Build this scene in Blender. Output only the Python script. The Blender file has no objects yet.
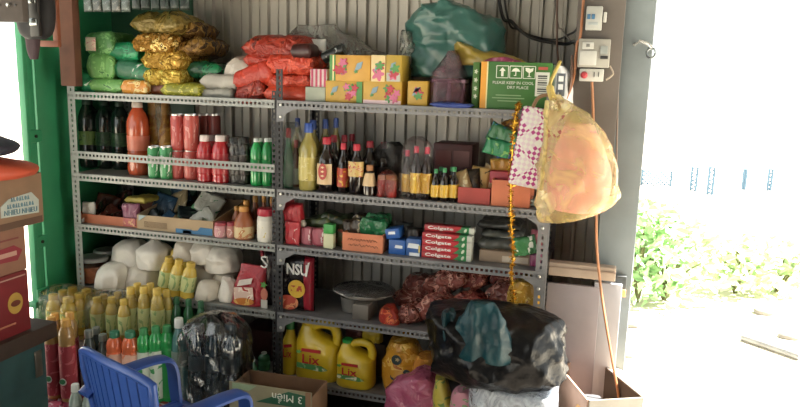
import bpy, bmesh, math, random
from mathutils import Vector, Matrix, noise, Euler
col = bpy.context.scene.collection
random.seed(11)
R = math.radians
# ------------------------------------------------------------------ camera
CAM = Vector((1.210315, -2.450890, 1.377))
AX = (Vector((0.95732893, 0.28756923, 0.02872728)), Vector((-0.07842691, 0.16283439, 0.98353149)), Vector((-0.2781556, 0.94381614, -0.17843924)))
FPX = 716.53
def ray(px, py): return AX[2] + AX[0] * ((px - 400) / FPX) - AX[1] * ((py - 203.5) / FPX)
def atY(px, py, Y):
    d = ray(px, py); return CAM + d * ((Y - CAM.y) / d.y)
def atZ(px, py, Z):
    d = ray(px, py); return CAM + d * ((Z - CAM.z) / d.z)
def xat(px, Y, Z):                     # the X at depth Y and height Z seen in picture column px
    k = (px - 400) / FPX
    v = AX[0] - AX[2] * k              # (P-C).v = 0
    return CAM.x - ((Y - CAM.y) * v.y + (Z - CAM.z) * v.z) / v.x
def zat(py, X, Y):
    k = -(py - 203.5) / FPX
    v = AX[1] - AX[2] * k
    return CAM.z - ((X - CAM.x) * v.x + (Y - CAM.y) * v.y) / v.z
cd = bpy.data.cameras.new('camera'); cam = bpy.data.objects.new('camera', cd); col.objects.link(cam)
cd.sensor_width = 36; cd.lens = FPX * 36 / 800; cd.clip_start = .02; cd.clip_end = 300
m = Matrix((AX[0], AX[1], -AX[2])).transposed().to_4x4(); m.translation = CAM
cam.matrix_world = m
bpy.context.scene.camera = cam
# ------------------------------------------------------------------ materials
def lin(h):
    c = [int(h[i:i+2], 16) / 255 for i in (0, 2, 4)]
    g = .3 * c[0] + .59 * c[1] + .11 * c[2]; c = [g + (x - g) * .9 for x in c]
    return tuple(x / 12.92 if x <= .04045 else ((x + .055) / 1.055) ** 2.4 for x in c) + (1,)
_M = {}
def base_mat(name):
    m = bpy.data.materials.new(name); m.use_nodes = True
    nt = m.node_tree; b = nt.nodes['Principled BSDF']
    return m, nt, b
def M(hexc, rough=.5, metal=0., var=.12, scale=14., bump=0., coat=0., trans=0., emit=0., spec=.5):
    k = ('M', hexc, rough, metal, var, scale, bump, coat, trans, emit, spec)
    if k in _M: return _M[k]
    m, nt, b = base_mat('surface_' + hexc)
    N, L = nt.nodes, nt.links
    b.inputs['Roughness'].default_value = rough; b.inputs['Metallic'].default_value = metal
    b.inputs['Specular IOR Level'].default_value = spec
    b.inputs['Coat Weight'].default_value = coat
    b.inputs['Transmission Weight'].default_value = trans
    c = lin(hexc)
    if emit:
        b.inputs['Emission Color'].default_value = c; b.inputs['Emission Strength'].default_value = emit
    tc = N.new('ShaderNodeTexCoord'); no = N.new('ShaderNodeTexNoise')
    no.inputs['Scale'].default_value = scale; no.inputs['Detail'].default_value = 5
    L.new(tc.outputs['Object'], no.inputs['Vector'])
    mp = N.new('ShaderNodeMapRange'); mp.inputs['From Min'].default_value = .3; mp.inputs['From Max'].default_value = .7
    mp.inputs['To Min'].default_value = 1 - var; mp.inputs['To Max'].default_value = 1 + var
    L.new(no.outputs['Fac'], mp.inputs['Value'])
    mx = N.new('ShaderNodeVectorMath'); mx.operation = 'SCALE'; mx.inputs[0].default_value = c[:3]
    L.new(mp.outputs['Result'], mx.inputs['Scale']); L.new(mx.outputs['Vector'], b.inputs['Base Color'])
    if bump:
        bp = N.new('ShaderNodeBump'); bp.inputs['Strength'].default_value = bump; bp.inputs['Distance'].default_value = .01
        L.new(no.outputs['Fac'], bp.inputs['Height']); L.new(bp.outputs['Normal'], b.inputs['Normal'])
    _M[k] = m; return m
def PR(hexes, scale=40., rough=.35, bump=.25, stretch=(1, 1, 1), metal=0., wrinkle=22.):
    """printed packaging: irregular patches of several inks, a few painted as glints, under a crinkled gloss"""
    k = ('P', tuple(hexes), scale, rough, bump, stretch, metal, wrinkle)
    if k in _M: return _M[k]
    m, nt, b = base_mat('print_' + hexes[0])
    N, L = nt.nodes, nt.links
    b.inputs['Roughness'].default_value = rough; b.inputs['Metallic'].default_value = metal
    tc = N.new('ShaderNodeTexCoord'); mp = N.new('ShaderNodeMapping'); mp.inputs['Scale'].default_value = stretch
    L.new(tc.outputs['Object'], mp.inputs['Vector'])
    no = N.new('ShaderNodeTexNoise'); no.inputs['Scale'].default_value = scale; no.inputs['Detail'].default_value = 2.5
    no.inputs['Distortion'].default_value = 1.2
    L.new(mp.outputs['Vector'], no.inputs['Vector'])
    cr = N.new('ShaderNodeValToRGB'); cr.color_ramp.interpolation = 'CONSTANT'
    n = len(hexes); e = cr.color_ramp.elements
    e[0].position = 0; e[0].color = lin(hexes[0]); e[1].position = .56; e[1].color = lin(hexes[min(1, n-1)])
    for i in range(2, n):
        q = e.new(.56 + .09 * (i - 1)); q.color = lin(hexes[i])
    L.new(no.outputs['Fac'], cr.inputs['Fac']); L.new(cr.outputs['Color'], b.inputs['Base Color'])
    if bump:
        n2 = N.new('ShaderNodeTexNoise'); n2.inputs['Scale'].default_value = wrinkle; n2.inputs['Detail'].default_value = 3; n2.inputs['Distortion'].default_value = 1.5
        L.new(tc.outputs['Object'], n2.inputs['Vector'])
        bp = N.new('ShaderNodeBump'); bp.inputs['Strength'].default_value = bump; bp.inputs['Distance'].default_value = .02
        L.new(n2.outputs['Fac'], bp.inputs['Height']); L.new(bp.outputs['Normal'], b.inputs['Normal'])
    _M[k] = m; return m
def PL(hexc, solid=.3, rough=.12, bump=.6, scale=18., gloss=.5):
    """thin plastic film: see-through, with a milky coloured part and a glossy skin over crumples"""
    k = ('F', hexc, solid, rough, bump, scale, gloss)
    if k in _M: return _M[k]
    m, nt, b = base_mat('film_' + hexc)
    N, L = nt.nodes, nt.links
    N.remove(b); c = lin(hexc)
    di = N.new('ShaderNodeBsdfDiffuse'); di.inputs['Color'].default_value = c
    tl = N.new('ShaderNodeBsdfTranslucent'); tl.inputs['Color'].default_value = c
    ml = N.new('ShaderNodeMixShader'); ml.inputs['Fac'].default_value = .4
    L.new(di.outputs[0], ml.inputs[1]); L.new(tl.outputs[0], ml.inputs[2])
    tr = N.new('ShaderNodeBsdfTransparent'); tr.inputs['Color'].default_value = tuple(.7 + .3 * x for x in c[:3]) + (1,)
    gl = N.new('ShaderNodeBsdfGlossy'); gl.inputs['Roughness'].default_value = rough; gl.inputs['Color'].default_value = (.9, .9, .9, 1)
    mix = N.new('ShaderNodeMixShader'); mix2 = N.new('ShaderNodeMixShader'); tc = N.new('ShaderNodeTexCoord')
    no = N.new('ShaderNodeTexNoise'); no.inputs['Scale'].default_value = scale; no.inputs['Detail'].default_value = 4; no.inputs['Distortion'].default_value = 2
    L.new(tc.outputs['Object'], no.inputs['Vector'])
    bp = N.new('ShaderNodeBump'); bp.inputs['Strength'].default_value = min(1, bump); bp.inputs['Distance'].default_value = .03
    L.new(no.outputs['Fac'], bp.inputs['Height']); L.new(bp.outputs['Normal'], gl.inputs['Normal'])
    mp = N.new('ShaderNodeMapRange'); mp.inputs['From Min'].default_value = .35; mp.inputs['From Max'].default_value = .7
    mp.inputs['To Min'].default_value = solid * .5; mp.inputs['To Max'].default_value = min(1, solid * 1.5)
    L.new(no.outputs['Fac'], mp.inputs['Value']); L.new(mp.outputs['Result'], mix.inputs['Fac'])
    L.new(tr.outputs['BSDF'], mix.inputs[1]); L.new(ml.outputs[0], mix.inputs[2])
    lw = N.new('ShaderNodeFresnel'); lw.inputs['IOR'].default_value = 1.5; L.new(bp.outputs['Normal'], lw.inputs['Normal'])
    mm = N.new('ShaderNodeMath'); mm.operation = 'MULTIPLY'; mm.use_clamp = True; mm.inputs[1].default_value = gloss * 2; L.new(lw.outputs[0], mm.inputs[0])
    L.new(mm.outputs[0], mix2.inputs['Fac']); L.new(mix.outputs[0], mix2.inputs[1]); L.new(gl.outputs[0], mix2.inputs[2])
    L.new(mix2.outputs['Shader'], N['Material Output'].inputs['Surface'])
    _M[k] = m; return m
def CHECK(ha, hb, hc, n):
    k = ('C', ha, hb, hc, n)
    if k in _M: return _M[k]
    m, nt, b = base_mat('woven_strips'); N, L = nt.nodes, nt.links
    b.inputs['Roughness'].default_value = .45
    tc = N.new('ShaderNodeTexCoord'); mp = N.new('ShaderNodeMapping'); mp.inputs['Rotation'].default_value = (0, R(45), 0)
    L.new(tc.outputs['Object'], mp.inputs['Vector'])
    sx = N.new('ShaderNodeSeparateXYZ'); L.new(mp.outputs['Vector'], sx.inputs['Vector'])
    cb = N.new('ShaderNodeCombineXYZ'); L.new(sx.outputs['X'], cb.inputs['X']); L.new(sx.outputs['Z'], cb.inputs['Y']); cb.inputs['Z'].default_value = .003
    ck = N.new('ShaderNodeTexChecker'); ck.inputs['Scale'].default_value = n
    ck.inputs['Color1'].default_value = lin(ha); ck.inputs['Color2'].default_value = lin(hb)
    L.new(cb.outputs['Vector'], ck.inputs['Vector'])
    # pale diamonds woven across the middle
    vo = N.new('ShaderNodeTexChecker'); vo.inputs['Scale'].default_value = n / 4.5
    vo.inputs['Color1'].default_value = (1, 1, 1, 1); vo.inputs['Color2'].default_value = (0, 0, 0, 1); L.new(cb.outputs['Vector'], vo.inputs['Vector'])
    mx = N.new('ShaderNodeMix'); mx.data_type = 'RGBA'; L.new(vo.outputs['Fac'], mx.inputs[0])
    L.new(ck.outputs['Color'], mx.inputs[6])
    ck2 = N.new('ShaderNodeTexChecker'); ck2.inputs['Scale'].default_value = n; ck2.inputs['Color1'].default_value = lin(hb); ck2.inputs['Color2'].default_value = lin(hc)
    L.new(cb.outputs['Vector'], ck2.inputs['Vector']); L.new(ck2.outputs['Color'], mx.inputs[7])
    L.new(mx.outputs[2], b.inputs['Base Color'])
    _M[k] = m; return m
# ------------------------------------------------------------------ mesh helpers
class MB:
    def __init__(s): s.v = []; s.f = []
    def add(s, vs, fs):
        o = len(s.v); s.v += [tuple(v) for v in vs]; s.f += [tuple(i + o for i in f) for f in fs]; return s
    def box(s, x0, x1, y0, y1, z0, z1, mat=None):
        vs = [Vector((x, y, z)) for z in (z0, z1) for y in (y0, y1) for x in (x0, x1)]
        if mat is not None: vs = [mat @ v for v in vs]
        return s.add(vs, [(0, 2, 3, 1), (4, 5, 7, 6), (0, 1, 5, 4), (2, 6, 7, 3), (0, 4, 6, 2), (1, 3, 7, 5)])
    def lathe(s, prof, seg=20, c=(0, 0, 0), sx=1, sy=1, e=2.):
        vs = []; fs = []; n = len(prof)
        for r, z in prof:
            for i in range(seg):
                a = 2 * math.pi * i / seg; ca, sa = math.cos(a), math.sin(a)
                k = 1 if e == 2 else (abs(ca) ** e + abs(sa) ** e) ** (-1 / e)
                vs.append((c[0] + r * k * ca * sx, c[1] + r * k * sa * sy, c[2] + z))
        for j in range(n - 1):
            for i in range(seg):
                a = j * seg + i; b = j * seg + (i + 1) % seg
                fs.append((a, b, b + seg, a + seg))
        fs.append(tuple(range(seg - 1, -1, -1))); fs.append(tuple((n - 1) * seg + i for i in range(seg)))
        return s.add(vs, fs)
    def tube(s, pts, r, seg=8, rz=None):
        pts = [Vector(p) for p in pts]; n = len(pts); vs = []; fs = []
        t = (pts[1] - pts[0]).normalized(); u = t.orthogonal().normalized()
        for i, p in enumerate(pts):
            t = (pts[min(i + 1, n - 1)] - pts[max(i - 1, 0)]).normalized()
            u = (u - t * u.dot(t)).normalized(); w = t.cross(u)
            rr = r[i] if isinstance(r, (list, tuple)) else r
            for k in range(seg):
                a = 2 * math.pi * k / seg
                vs.append(p + u * (math.cos(a) * rr) + w * (math.sin(a) * rr))
        for j in range(n - 1):
            for i in range(seg):
                a = j * seg + i; b = j * seg + (i + 1) % seg; fs.append((a, b, b + seg, a + seg))
        fs.append(tuple(range(seg - 1, -1, -1))); fs.append(tuple((n - 1) * seg + i for i in range(seg)))
        return s.add(vs, fs)
    def build(s, name, mat, parent=None, smooth=True, bevel=0., label=None, solid=0., ang=40, seg=2):
        me = bpy.data.meshes.new(name); me.from_pydata(s.v, [], s.f); me.update()
        bm = bmesh.new(); bm.from_mesh(me)
        if bevel: bmesh.ops.bevel(bm, geom=list(bm.edges), offset=bevel, segments=seg, profile=.5, affect='EDGES', clamp_overlap=True)
        bmesh.ops.recalc_face_normals(bm, faces=bm.faces); bm.to_mesh(me); bm.free()
        if smooth:
            me.polygons.foreach_set('use_smooth', [True] * len(me.polygons)); me.set_sharp_from_angle(angle=R(ang))
        me.materials.append(mat)
        o = bpy.data.objects.new(name, me); col.objects.link(o)
        if parent is not None: o.parent = parent
        if label: o['label'] = label
        if solid:
            md = o.modifiers.new('plate', 'SOLIDIFY'); md.thickness = solid; md.offset = 0
        return o
def tag(o, label, cat, group=None, kind=None):
    o['label'] = label; o['category'] = cat
    if group: o['group'] = group
    if kind: o['kind'] = kind
    return o
def thing(name, label, cat, loc=(0, 0, 0), rz=0., group=None, rx=0., ry=0.):
    o = bpy.data.objects.new(name, None); col.objects.link(o); o.empty_display_size = .05
    o.location = loc; o.rotation_euler = (rx, ry, rz); tag(o, label, cat, group); return o
def struct(o): o['kind'] = 'structure'; return o
def spline(pts, n=8):
    pts = [Vector(p) for p in pts]; out = []
    for i in range(len(pts) - 1):
        p0 = pts[max(i - 1, 0)]; p1 = pts[i]; p2 = pts[i + 1]; p3 = pts[min(i + 2, len(pts) - 1)]
        for k in range(n):
            t = k / n
            out.append(.5 * ((2 * p1) + (p2 - p0) * t + (2 * p0 - 5 * p1 + 4 * p2 - p3) * t * t + (3 * p1 - p0 - 3 * p2 + p3) * t ** 3))
    out.append(pts[-1]); return out
def text(parent, body, w, h, loc, mat, rot=(R(90), 0, 0), name='lettering', bold=.0):
    cu = bpy.data.curves.new('t', 'FONT'); cu.body = body; cu.align_x = 'CENTER'; cu.align_y = 'CENTER'; cu.extrude = .012; cu.offset = bold; cu.resolution_u = 2
    t = bpy.data.objects.new('t', cu); col.objects.link(t)
    dg = bpy.context.evaluated_depsgraph_get(); dg.update()
    me = bpy.data.meshes.new_from_object(t.evaluated_get(dg))
    bpy.data.objects.remove(t); bpy.data.curves.remove(cu)
    xs = [v.co.x for v in me.vertices]; ys = [v.co.y for v in me.vertices]
    cx, cy = (min(xs) + max(xs)) / 2, (min(ys) + max(ys)) / 2
    kx, ky = w / (max(xs) - min(xs)), h / (max(ys) - min(ys))
    for v in me.vertices: v.co = ((v.co.x - cx) * kx, (v.co.y - cy) * ky, v.co.z * .08)
    me.materials.clear(); me.materials.append(mat); me.name = name
    o = bpy.data.objects.new(name, me); col.objects.link(o); o.parent = parent; o.location = loc; o.rotation_euler = rot
    return o
def decal(parent, name, x, z, w, h, y, mat, shape='oval', rot=0., t=.0012):
    """a printed mark on the front (-y) face of its thing"""
    pts = []
    if shape == 'oval': pts = [(math.cos(a) * w / 2, math.sin(a) * h / 2) for a in [i * math.pi / 10 for i in range(20)]]
    elif shape == 'rect': pts = [(-w/2, -h/2), (w/2, -h/2), (w/2, h/2), (-w/2, h/2)]
    elif shape == 'tri': pts = [(-w/2, -h/2), (w/2, -h/2), (w/2, h/2)]
    elif shape == 'flower': pts = [(math.cos(a) * w / 2 * (.75 + .25 * math.cos(5 * a)), math.sin(a) * h / 2 * (.75 + .25 * math.cos(5 * a))) for a in [i * math.pi / 20 for i in range(40)]]
    elif isinstance(shape, list): pts = [(a * w, b * h) for a, b in shape]
    c, s = math.cos(rot), math.sin(rot); n = len(pts)
    vs = [(x + a * c - b * s, y - t, z + a * s + b * c) for a, b in pts] + [(x + a * c - b * s, y + t, z + a * s + b * c) for a, b in pts]
    fs = [tuple(range(n)), tuple(range(2 * n - 1, n - 1, -1))] + [(i, i + n, (i + 1) % n + n, (i + 1) % n) for i in range(n)]
    return MB().add(vs, fs).build(name, mat, parent, smooth=False)
# ------------------------------------------------------------------ shapes of goods
def pillow_mb(sx, sy, sz, axis, seed=0, amp=.006, e=5., freq=14., nu=26, nv=26, fin=.06):
    """a filled sachet: two skins meeting in a flat seam; base centre at the origin"""
    vs = []; fs = []; off = Vector((seed * 3.1, seed * 1.7, seed * .9))
    def put(u, v, sgn):
        uu = min(1, abs(u) / (1 - fin)); vv = min(1, abs(v) / (1 - fin * .6))
        t = max(0, 1 - uu ** e) ** .36 * max(0, 1 - vv ** e) ** .36 * sgn
        if axis == 'z': p = Vector((u * sx / 2, v * sy / 2, t * sz / 2))
        elif axis == 'y': p = Vector((u * sx / 2, t * sy / 2, v * sz / 2))
        else: p = Vector((t * sx / 2, u * sy / 2, v * sz / 2))
        n = noise.noise_vector((p + off) * freq) + .5 * noise.noise_vector((p - off) * freq * 2.3) + .55 * noise.noise_vector(Vector((p.x * 3.4, p.y, p.z * .9)) * freq * 1.6 + off)
        return p + n * amp * (.6 + .4 * abs(t)) + Vector((0, 0, sz / 2))
    for sgn in (1, -1):
        o = len(vs)
        for j in range(nv + 1):
            for i in range(nu + 1): vs.append(put(-1 + 2 * i / nu, -1 + 2 * j / nv, sgn))
        for j in range(nv):
            for i in range(nu):
                a = o + j * (nu + 1) + i; q = (a, a + 1, a + nu + 2, a + nu + 1)
                fs.append(q if sgn > 0 else q[::-1])
    for v in vs: v.z = max(v.z, .0)
    m = MB().add(vs, fs); return m
def weld(o, d=.0006):
    bm = bmesh.new(); bm.from_mesh(o.data); bmesh.ops.remove_doubles(bm, verts=bm.verts, dist=d); bmesh.ops.recalc_face_normals(bm, faces=bm.faces); bm.to_mesh(o.data); bm.free(); return o
def pack(x0, y0, x1, y1, yf, dep, name, label, cat, mat, axis='z', rot=0., rz=0., group=None, amp=.006, e=9., seed=None, fin=.05, zs=None):
    """a soft packet seen in picture box x0,y0..x1,y1 with its front at depth yf"""
    yc = yf + dep / 2
    p = atY((x0 + x1) / 2, y1, yf); X = p.x; Z = p.z if zs is None else zs
    h = zat(y0, X, yc) - Z; w = (atY(x1, (y0+y1)/2, yf) - atY(x0, (y0+y1)/2, yf)).length
    seed = seed if seed is not None else (x0 * 7 + y0 * 13) % 97
    o = weld(pillow_mb(w, dep, h, axis, seed, amp, e, fin=fin).build(name, mat))
    o.location = (X, yc, Z); o.rotation_euler = (0, rot, rz); tag(o, label, cat, group); return o
def loft_mb(rows, seg=40, amp=.0, freq=9., seed=0, e=2.4, pleat=0., npl=9, crease=0., fold=None):
    """rows (z, xc, yc, rx, ry) from bottom to top, skinned and crumpled"""
    vs = []; fs = []; off = Vector((seed * 2.3, seed * 1.1, seed * .7))
    n = len(rows)
    for z, xc, yc, rx, ry in rows:
        for i in range(seg):
            a = 2 * math.pi * i / seg; ca, sa = math.cos(a), math.sin(a)
            k = (abs(ca) ** e + abs(sa) ** e) ** (-1 / e)
            if pleat: k *= 1 + pleat * (math.sin(a * npl + seed + 2.5 * noise.noise(Vector((ca, sa, z * 5)) * 1.7 + off)) + .5 * math.sin(a * npl * 2.3 + z * 20))
            p = Vector((xc + rx * k * ca, yc + ry * k * sa, z))
            d = noise.noise_vector((p + off) * freq) + .55 * noise.noise_vector((p - off) * freq * 2.2) + .3 * noise.noise_vector((p + off) * freq * 5)
            if crease:
                q = Vector((p.x, p.y, p.z * 1.0)); r1 = noise.noise((q + off) * freq * .55 + Vector((p.z * 2, 0, p.x * 2))); r2 = noise.noise((q - off) * freq * 1.3)
                rg = max(0, 1 - abs(r1) * 4.5) ** 1.5 + .6 * max(0, 1 - abs(r2) * 4.5) ** 1.5
                p = p + Vector((ca * ry, sa * rx, 0)).normalized() * (rg * crease)
            if fold: p.y += fold[0] * math.sin(p.x * fold[1] + 1.5 * noise.noise(Vector((p.x * 9, 0, p.z * 6)) + off)) + fold[0] * .5 * math.sin(p.x * fold[1] * 2.3 + p.z * 14)
            vs.append(p + d * amp)
    for j in range(n - 1):
        for i in range(seg):
            a = j * seg + i; b = j * seg + (i + 1) % seg; fs.append((a, b, b + seg, a + seg))
    fs.append(tuple(range(seg - 1, -1, -1))); fs.append(tuple((n - 1) * seg + i for i in range(seg)))
    return MB().add(vs, fs)
def dense(rows, k=5):
    vs = [Vector(r[:3]) for r in rows]; out = []
    n = len(rows)
    for i in range(n - 1):
        p = [rows[max(i - 1, 0)], rows[i], rows[i + 1], rows[min(i + 2, n - 1)]]
        for j in range(k):
            t = j / k
            out.append(tuple(.5 * (2 * p[1][q] + (p[2][q] - p[0][q]) * t + (2 * p[0][q] - 5 * p[1][q] + 4 * p[2][q] - p[3][q]) * t * t + (3 * p[1][q] - p[0][q] - 3 * p[2][q] + p[3][q]) * t ** 3) for q in range(5)))
    out.append(rows[-1]); return [(r[0], r[1], r[2], max(r[3], .002), max(r[4], .002)) for r in out]
def bagpx(rows, Y, ry, name, label, cat, mat, amp=.012, freq=9., seed=0, group=None, e=2.3, seg=44, floor=None, parent=None, pleat=0., npl=9, crease=0., fold=None):
    """a bag whose left and right limits at picture rows are given; rows from bottom to top: (py, pxl, pxr[, depth factor])"""
    out = []
    for r in rows:
        a = atY(r[1], r[0], Y); b = atY(r[2], r[0], Y); k = r[3] if len(r) > 3 else 1
        out.append(((a.z + b.z) / 2, (a.x + b.x) / 2, Y, max(.004, (b.x - a.x) / 2), ry * k))
    z0 = out[0][0] if floor is None else floor
    cx = sum(r[1] for r in out) / len(out)
    if floor is not None: out = [(z0,) + out[0][1:]] + [r for r in out[1:] if r[0] > z0 + .004]
    out = [(r[0] - z0, r[1] - cx, 0, r[3], r[4]) for r in out]
    sq = [out[0][:3] + (out[0][3] * .5, out[0][4] * .5)] + out
    mb = loft_mb(dense(sq, 5), seg, amp, freq, seed, e, pleat, npl, crease, fold)
    mb.v = [(v[0], v[1], max(v[2], 0)) for v in mb.v]
    o = mb.build(name, mat, parent, ang=60)
    o.location = (cx, Y, z0)
    if parent is None: tag(o, label, cat, group)
    return o
def carton_box(x0, y0, x1, y1, yf, dep, name, label, cat, mat, rz=0., group=None, zs=None, bevel=.003, ry=0.):
    p = atY((x0 + x1) / 2, y1, yf); Z = p.z if zs is None else zs
    w = atY(x1, (y0+y1)/2, yf).x - atY(x0, (y0+y1)/2, yf).x; h = zat(y0, p.x, yf) - Z
    o = MB().box(-w/2, w/2, -dep/2, dep/2, 0, h).build(name, mat, bevel=bevel)
    o.location = (p.x, yf + dep / 2, Z); o.rotation_euler = (0, ry, rz); tag(o, label, cat, group); o['wh'] = 0; del o['wh']
    return o, w, h
PROF = {
 'soda': ([(.8, 0), (.95, .02), (1, .07), (1, .3), (.95, .35), (.95, .52), (1, .57), (1, .68), (.93, .76), (.72, .84), (.46, .90), (.4, .93)], (.92, 1, .46), (.34, .54)),
 'herb': ([(.9, 0), (1, .03), (1, .70), (.96, .72), (1, .74), (1, .80), (.9, .86), (.6, .91), (.52, .93)], (.91, 1, .58), (.05, .69)),
 'tea': ([(.85, 0), (1, .03), (1, .12), (.95, .15), (1, .18), (1, .64), (.96, .70), (.84, .78), (.62, .85), (.52, .88)], (.87, 1, .6), (.2, .62)),
 'soy': ([(.9, 0), (1, .03), (1, .56), (.92, .63), (.6, .71), (.42, .78), (.36, .88)], (.87, 1, .46), (.12, .5)),
 'oil': ([(.9, 0), (1, .03), (1, .56), (.97, .62), (.7, .72), (.42, .8), (.36, .88)], (.86, 1, .44), (.15, .5)),
 'sauce': ([(.9, 0), (1, .03), (1, .5), (.85, .62), (.5, .76), (.4, .86)], (.84, 1, .5), (.06, .4)),
 'water': ([(.85, 0), (1, .03), (1, .2), (.93, .22), (1, .24), (1, .4), (.93, .42), (1, .44), (1, .64), (.86, .76), (.55, .86), (.46, .9)], (.89, 1, .54), (.44, .62)),
 'cone': ([(1, 0), (1, .3), (.9, .45), (.6, .75), (.4, .84)], (.82, 1, .5), (.32, .74)),
 'jar': ([(.95, 0), (1, .03), (1, .7), (.92, .78), (.86, .8)], (.79, 1, .95), (.1, .65)),
}
def bottle(kind, x0, x1, ytop, zs, yc, name, label, cat, body, cap, lab=None, group=None, rx=0., ry=0., seg=20, front=None, cap2=None):
    pm = (x0 + x1) / 2
    X = xat(pm, yc, zs + .08)
    w = atY(x1, 200, yc).x - atY(x0, 200, yc).x; h = zat(ytop, X, yc) - zs
    r = w / 2 * .98
    prof, capd, lb = PROF[kind]
    t = thing(name, label, cat, (X, yc, zs), 0, group, rx, ry)
    MB().lathe([(a * r, z * h) for a, z in prof], seg).build('body', body, t)
    k = capd[2] * r
    MB().lathe([(k * 1.02, capd[0] * h), (k * 1.05, capd[0] * h + .002), (k * .98, (capd[1] - .012) * h), (k * .85, capd[1] * h)], 14).build('cap', cap, t)
    if lab is not None:
        def rad(q):
            for (a0, z0), (a1, z1) in zip(prof, prof[1:]):
                if z0 <= q <= z1: return a0 + (a1 - a0) * (q - z0) / max(1e-6, z1 - z0)
            return 1
        zz = [lb[0] + (lb[1] - lb[0]) * i / 6 for i in range(7)]
        MB().lathe([((rad(q)) * r + .0012, q * h) for q in zz], seg).build('label', lab, t)
    if front is not None:
        fw, fz0, fz1, fm = front
        n = 8; vs = []; fs = []
        for j in (0, 1):
            for i in range(n + 1):
                a = -math.pi / 2 + (i / n - .5) * fw
                vs += [(math.cos(a) * (r * 1.02 + .002 * j), math.sin(a) * (r * 1.02 + .002 * j), fz0 * h), (math.cos(a) * (r * 1.02 + .002 * j), math.sin(a) * (r * 1.02 + .002 * j), fz1 * h)]
        N2 = 2 * (n + 1)
        for i in range(n):
            a = 2 * i; fs += [(a, a + 2, a + 3, a + 1), (N2 + a, N2 + a + 1, N2 + a + 3, N2 + a + 2), (a, a + N2, a + 2 + N2, a + 2), (a + 1, a + 3, a + 3 + N2, a + 1 + N2)]
        fs += [(0, 1, 1 + N2, N2), (2 * n, 2 * n + N2, 2 * n + 1 + N2, 2 * n + 1)]
        MB().add(vs, fs).build('front_label', fm, t)
    return t
def can(x0, x1, ytop, zs, yc, name, label, mat, group=None, top='c8c8c8', cat='can'):
    X = xat((x0 + x1) / 2, yc, zs + .06); w = atY(x1, 200, yc).x - atY(x0, 200, yc).x; h = zat(ytop, X, yc) - zs; r = w / 2
    t = thing(name, label, cat, (X, yc, zs), 0, group)
    MB().lathe([(r * .82, 0), (r * .97, h * .05), (r, h * .1), (r, h * .9), (r * .9, h * .96)], 20).build('body', mat, t)
    MB().lathe([(r * .9, h * .955), (r * .92, h), (r * .84, h), (r * .82, h * .975)], 20).build('lid', M(top, .3, 1.), t)
    return t
def open_carton(x0, y0, x1, y1, yf, dep, name, label, cat, mat, zs=None, rz=0., inside=None, group=None, th=.004, tilt=0., front_k=1.):
    p = atY((x0 + x1) / 2, y1, yf); Z = p.z if zs is None else zs
    w = atY(x1, (y0+y1)/2, yf).x - atY(x0, (y0+y1)/2, yf).x; h = zat(y0, p.x, yf) - Z
    t = thing(name, label, cat, (p.x, yf + dep / 2, Z), rz, group)
    hb = h / front_k
    MB().box(-w/2, w/2, -dep/2, -dep/2 + th, 0, h).build('front_panel', mat, t)
    MB().box(-w/2, w/2, dep/2 - th, dep/2, 0, hb).build('back_panel', inside or mat, t)
    for s in (-1, 1):
        a, b = sorted((s * w/2, s * (w/2 - th)))
        y0_, y1_ = -dep/2 + th, dep/2 - th
        MB().add([(a, y0_, 0), (b, y0_, 0), (b, y1_, 0), (a, y1_, 0), (a, y0_, h), (b, y0_, h), (b, y1_, hb), (a, y1_, hb)],
                 [(0, 3, 2, 1), (4, 5, 6, 7), (0, 1, 5, 4), (2, 3, 7, 6), (0, 4, 7, 3), (1, 2, 6, 5)]).build('side_panel', mat, t, smooth=False)
    MB().box(-w/2 + th, w/2 - th, -dep/2 + th, dep/2 - th, 0, th).build('bottom_panel', inside or mat, t)
    return t, w, h

def sachet(px, py, Y, w, h, rx, ry, rz, name, label, cat, mat, group=None, th=.012, seed=0, amp=.004):
    """a flat sachet whose foot is seen at px,py"""
    p = atY(px, py, Y)
    o = weld(pillow_mb(w, th, h, 'y', seed, amp, 5., 18., 16, 16).build(name, mat)); o.location = p; o.rotation_euler = (R(rx), R(ry), R(rz))
    return tag(o, label, cat, group)
def scribble(parent, x0, x1, z, h, y, mat, seed=0, n=9):
    rr = random.Random(seed); pts = []
    for i in range(n * 2 + 1):
        pts.append(Vector((x0 + (x1 - x0) * i / (n * 2) + rr.uniform(-.2, .2) * (x1 - x0) / n, y, z + (h / 2 if i % 2 else -h / 2) * rr.uniform(.3, 1.1))))
    return MB().tube(spline(pts, 5), .0007, 5).build('handwriting', mat, parent)
SKY, SUN, EXPO = 1.4, 30.0, 0.7
# ------------------------------------------------------------------ the place
zT, z2, z3, z4, z5 = 1.266, .930, .714, .442, .164
fl = struct(MB().box(-1.06, 1.75, -3.46, .46, -.03, 0).build('floor', M('5f574d', .8, var=.25, scale=6, bump=.2), smooth=False))
ce = struct(MB().box(-1.3, 2.45, -3.6, .62, 2.3, 2.33).build('ceiling', M('6a665f', .7), smooth=False))  # right edge extended out of view to keep the sun off the goods
def corrugated(x0, x1, z0, z1, y):
    prof = []; x = x0
    while x < x1:
        for dx, dy in ((0, 0), (.034, 0), (.038, -.006), (.042, 0), (.070, 0), (.075, -.020), (.084, -.020), (.089, 0)):
            if x + dx <= x1: prof.append((x + dx, y + dy))
        x += .089
    prof.append((x1, y)); vs = []; fs = []
    for (a, b) in prof: vs += [(a, b, z0), (a, b, z1)]
    for i in range(len(prof) - 1): fs.append((2*i, 2*i+2, 2*i+3, 2*i+1))
    return MB().add(vs, fs)
struct(corrugated(-1.04, 1.25, 0, 2.3, .42).build('wall_back', M('a9a49a', .5, .25, var=.1, scale=5), smooth=False, solid=.002))
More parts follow.
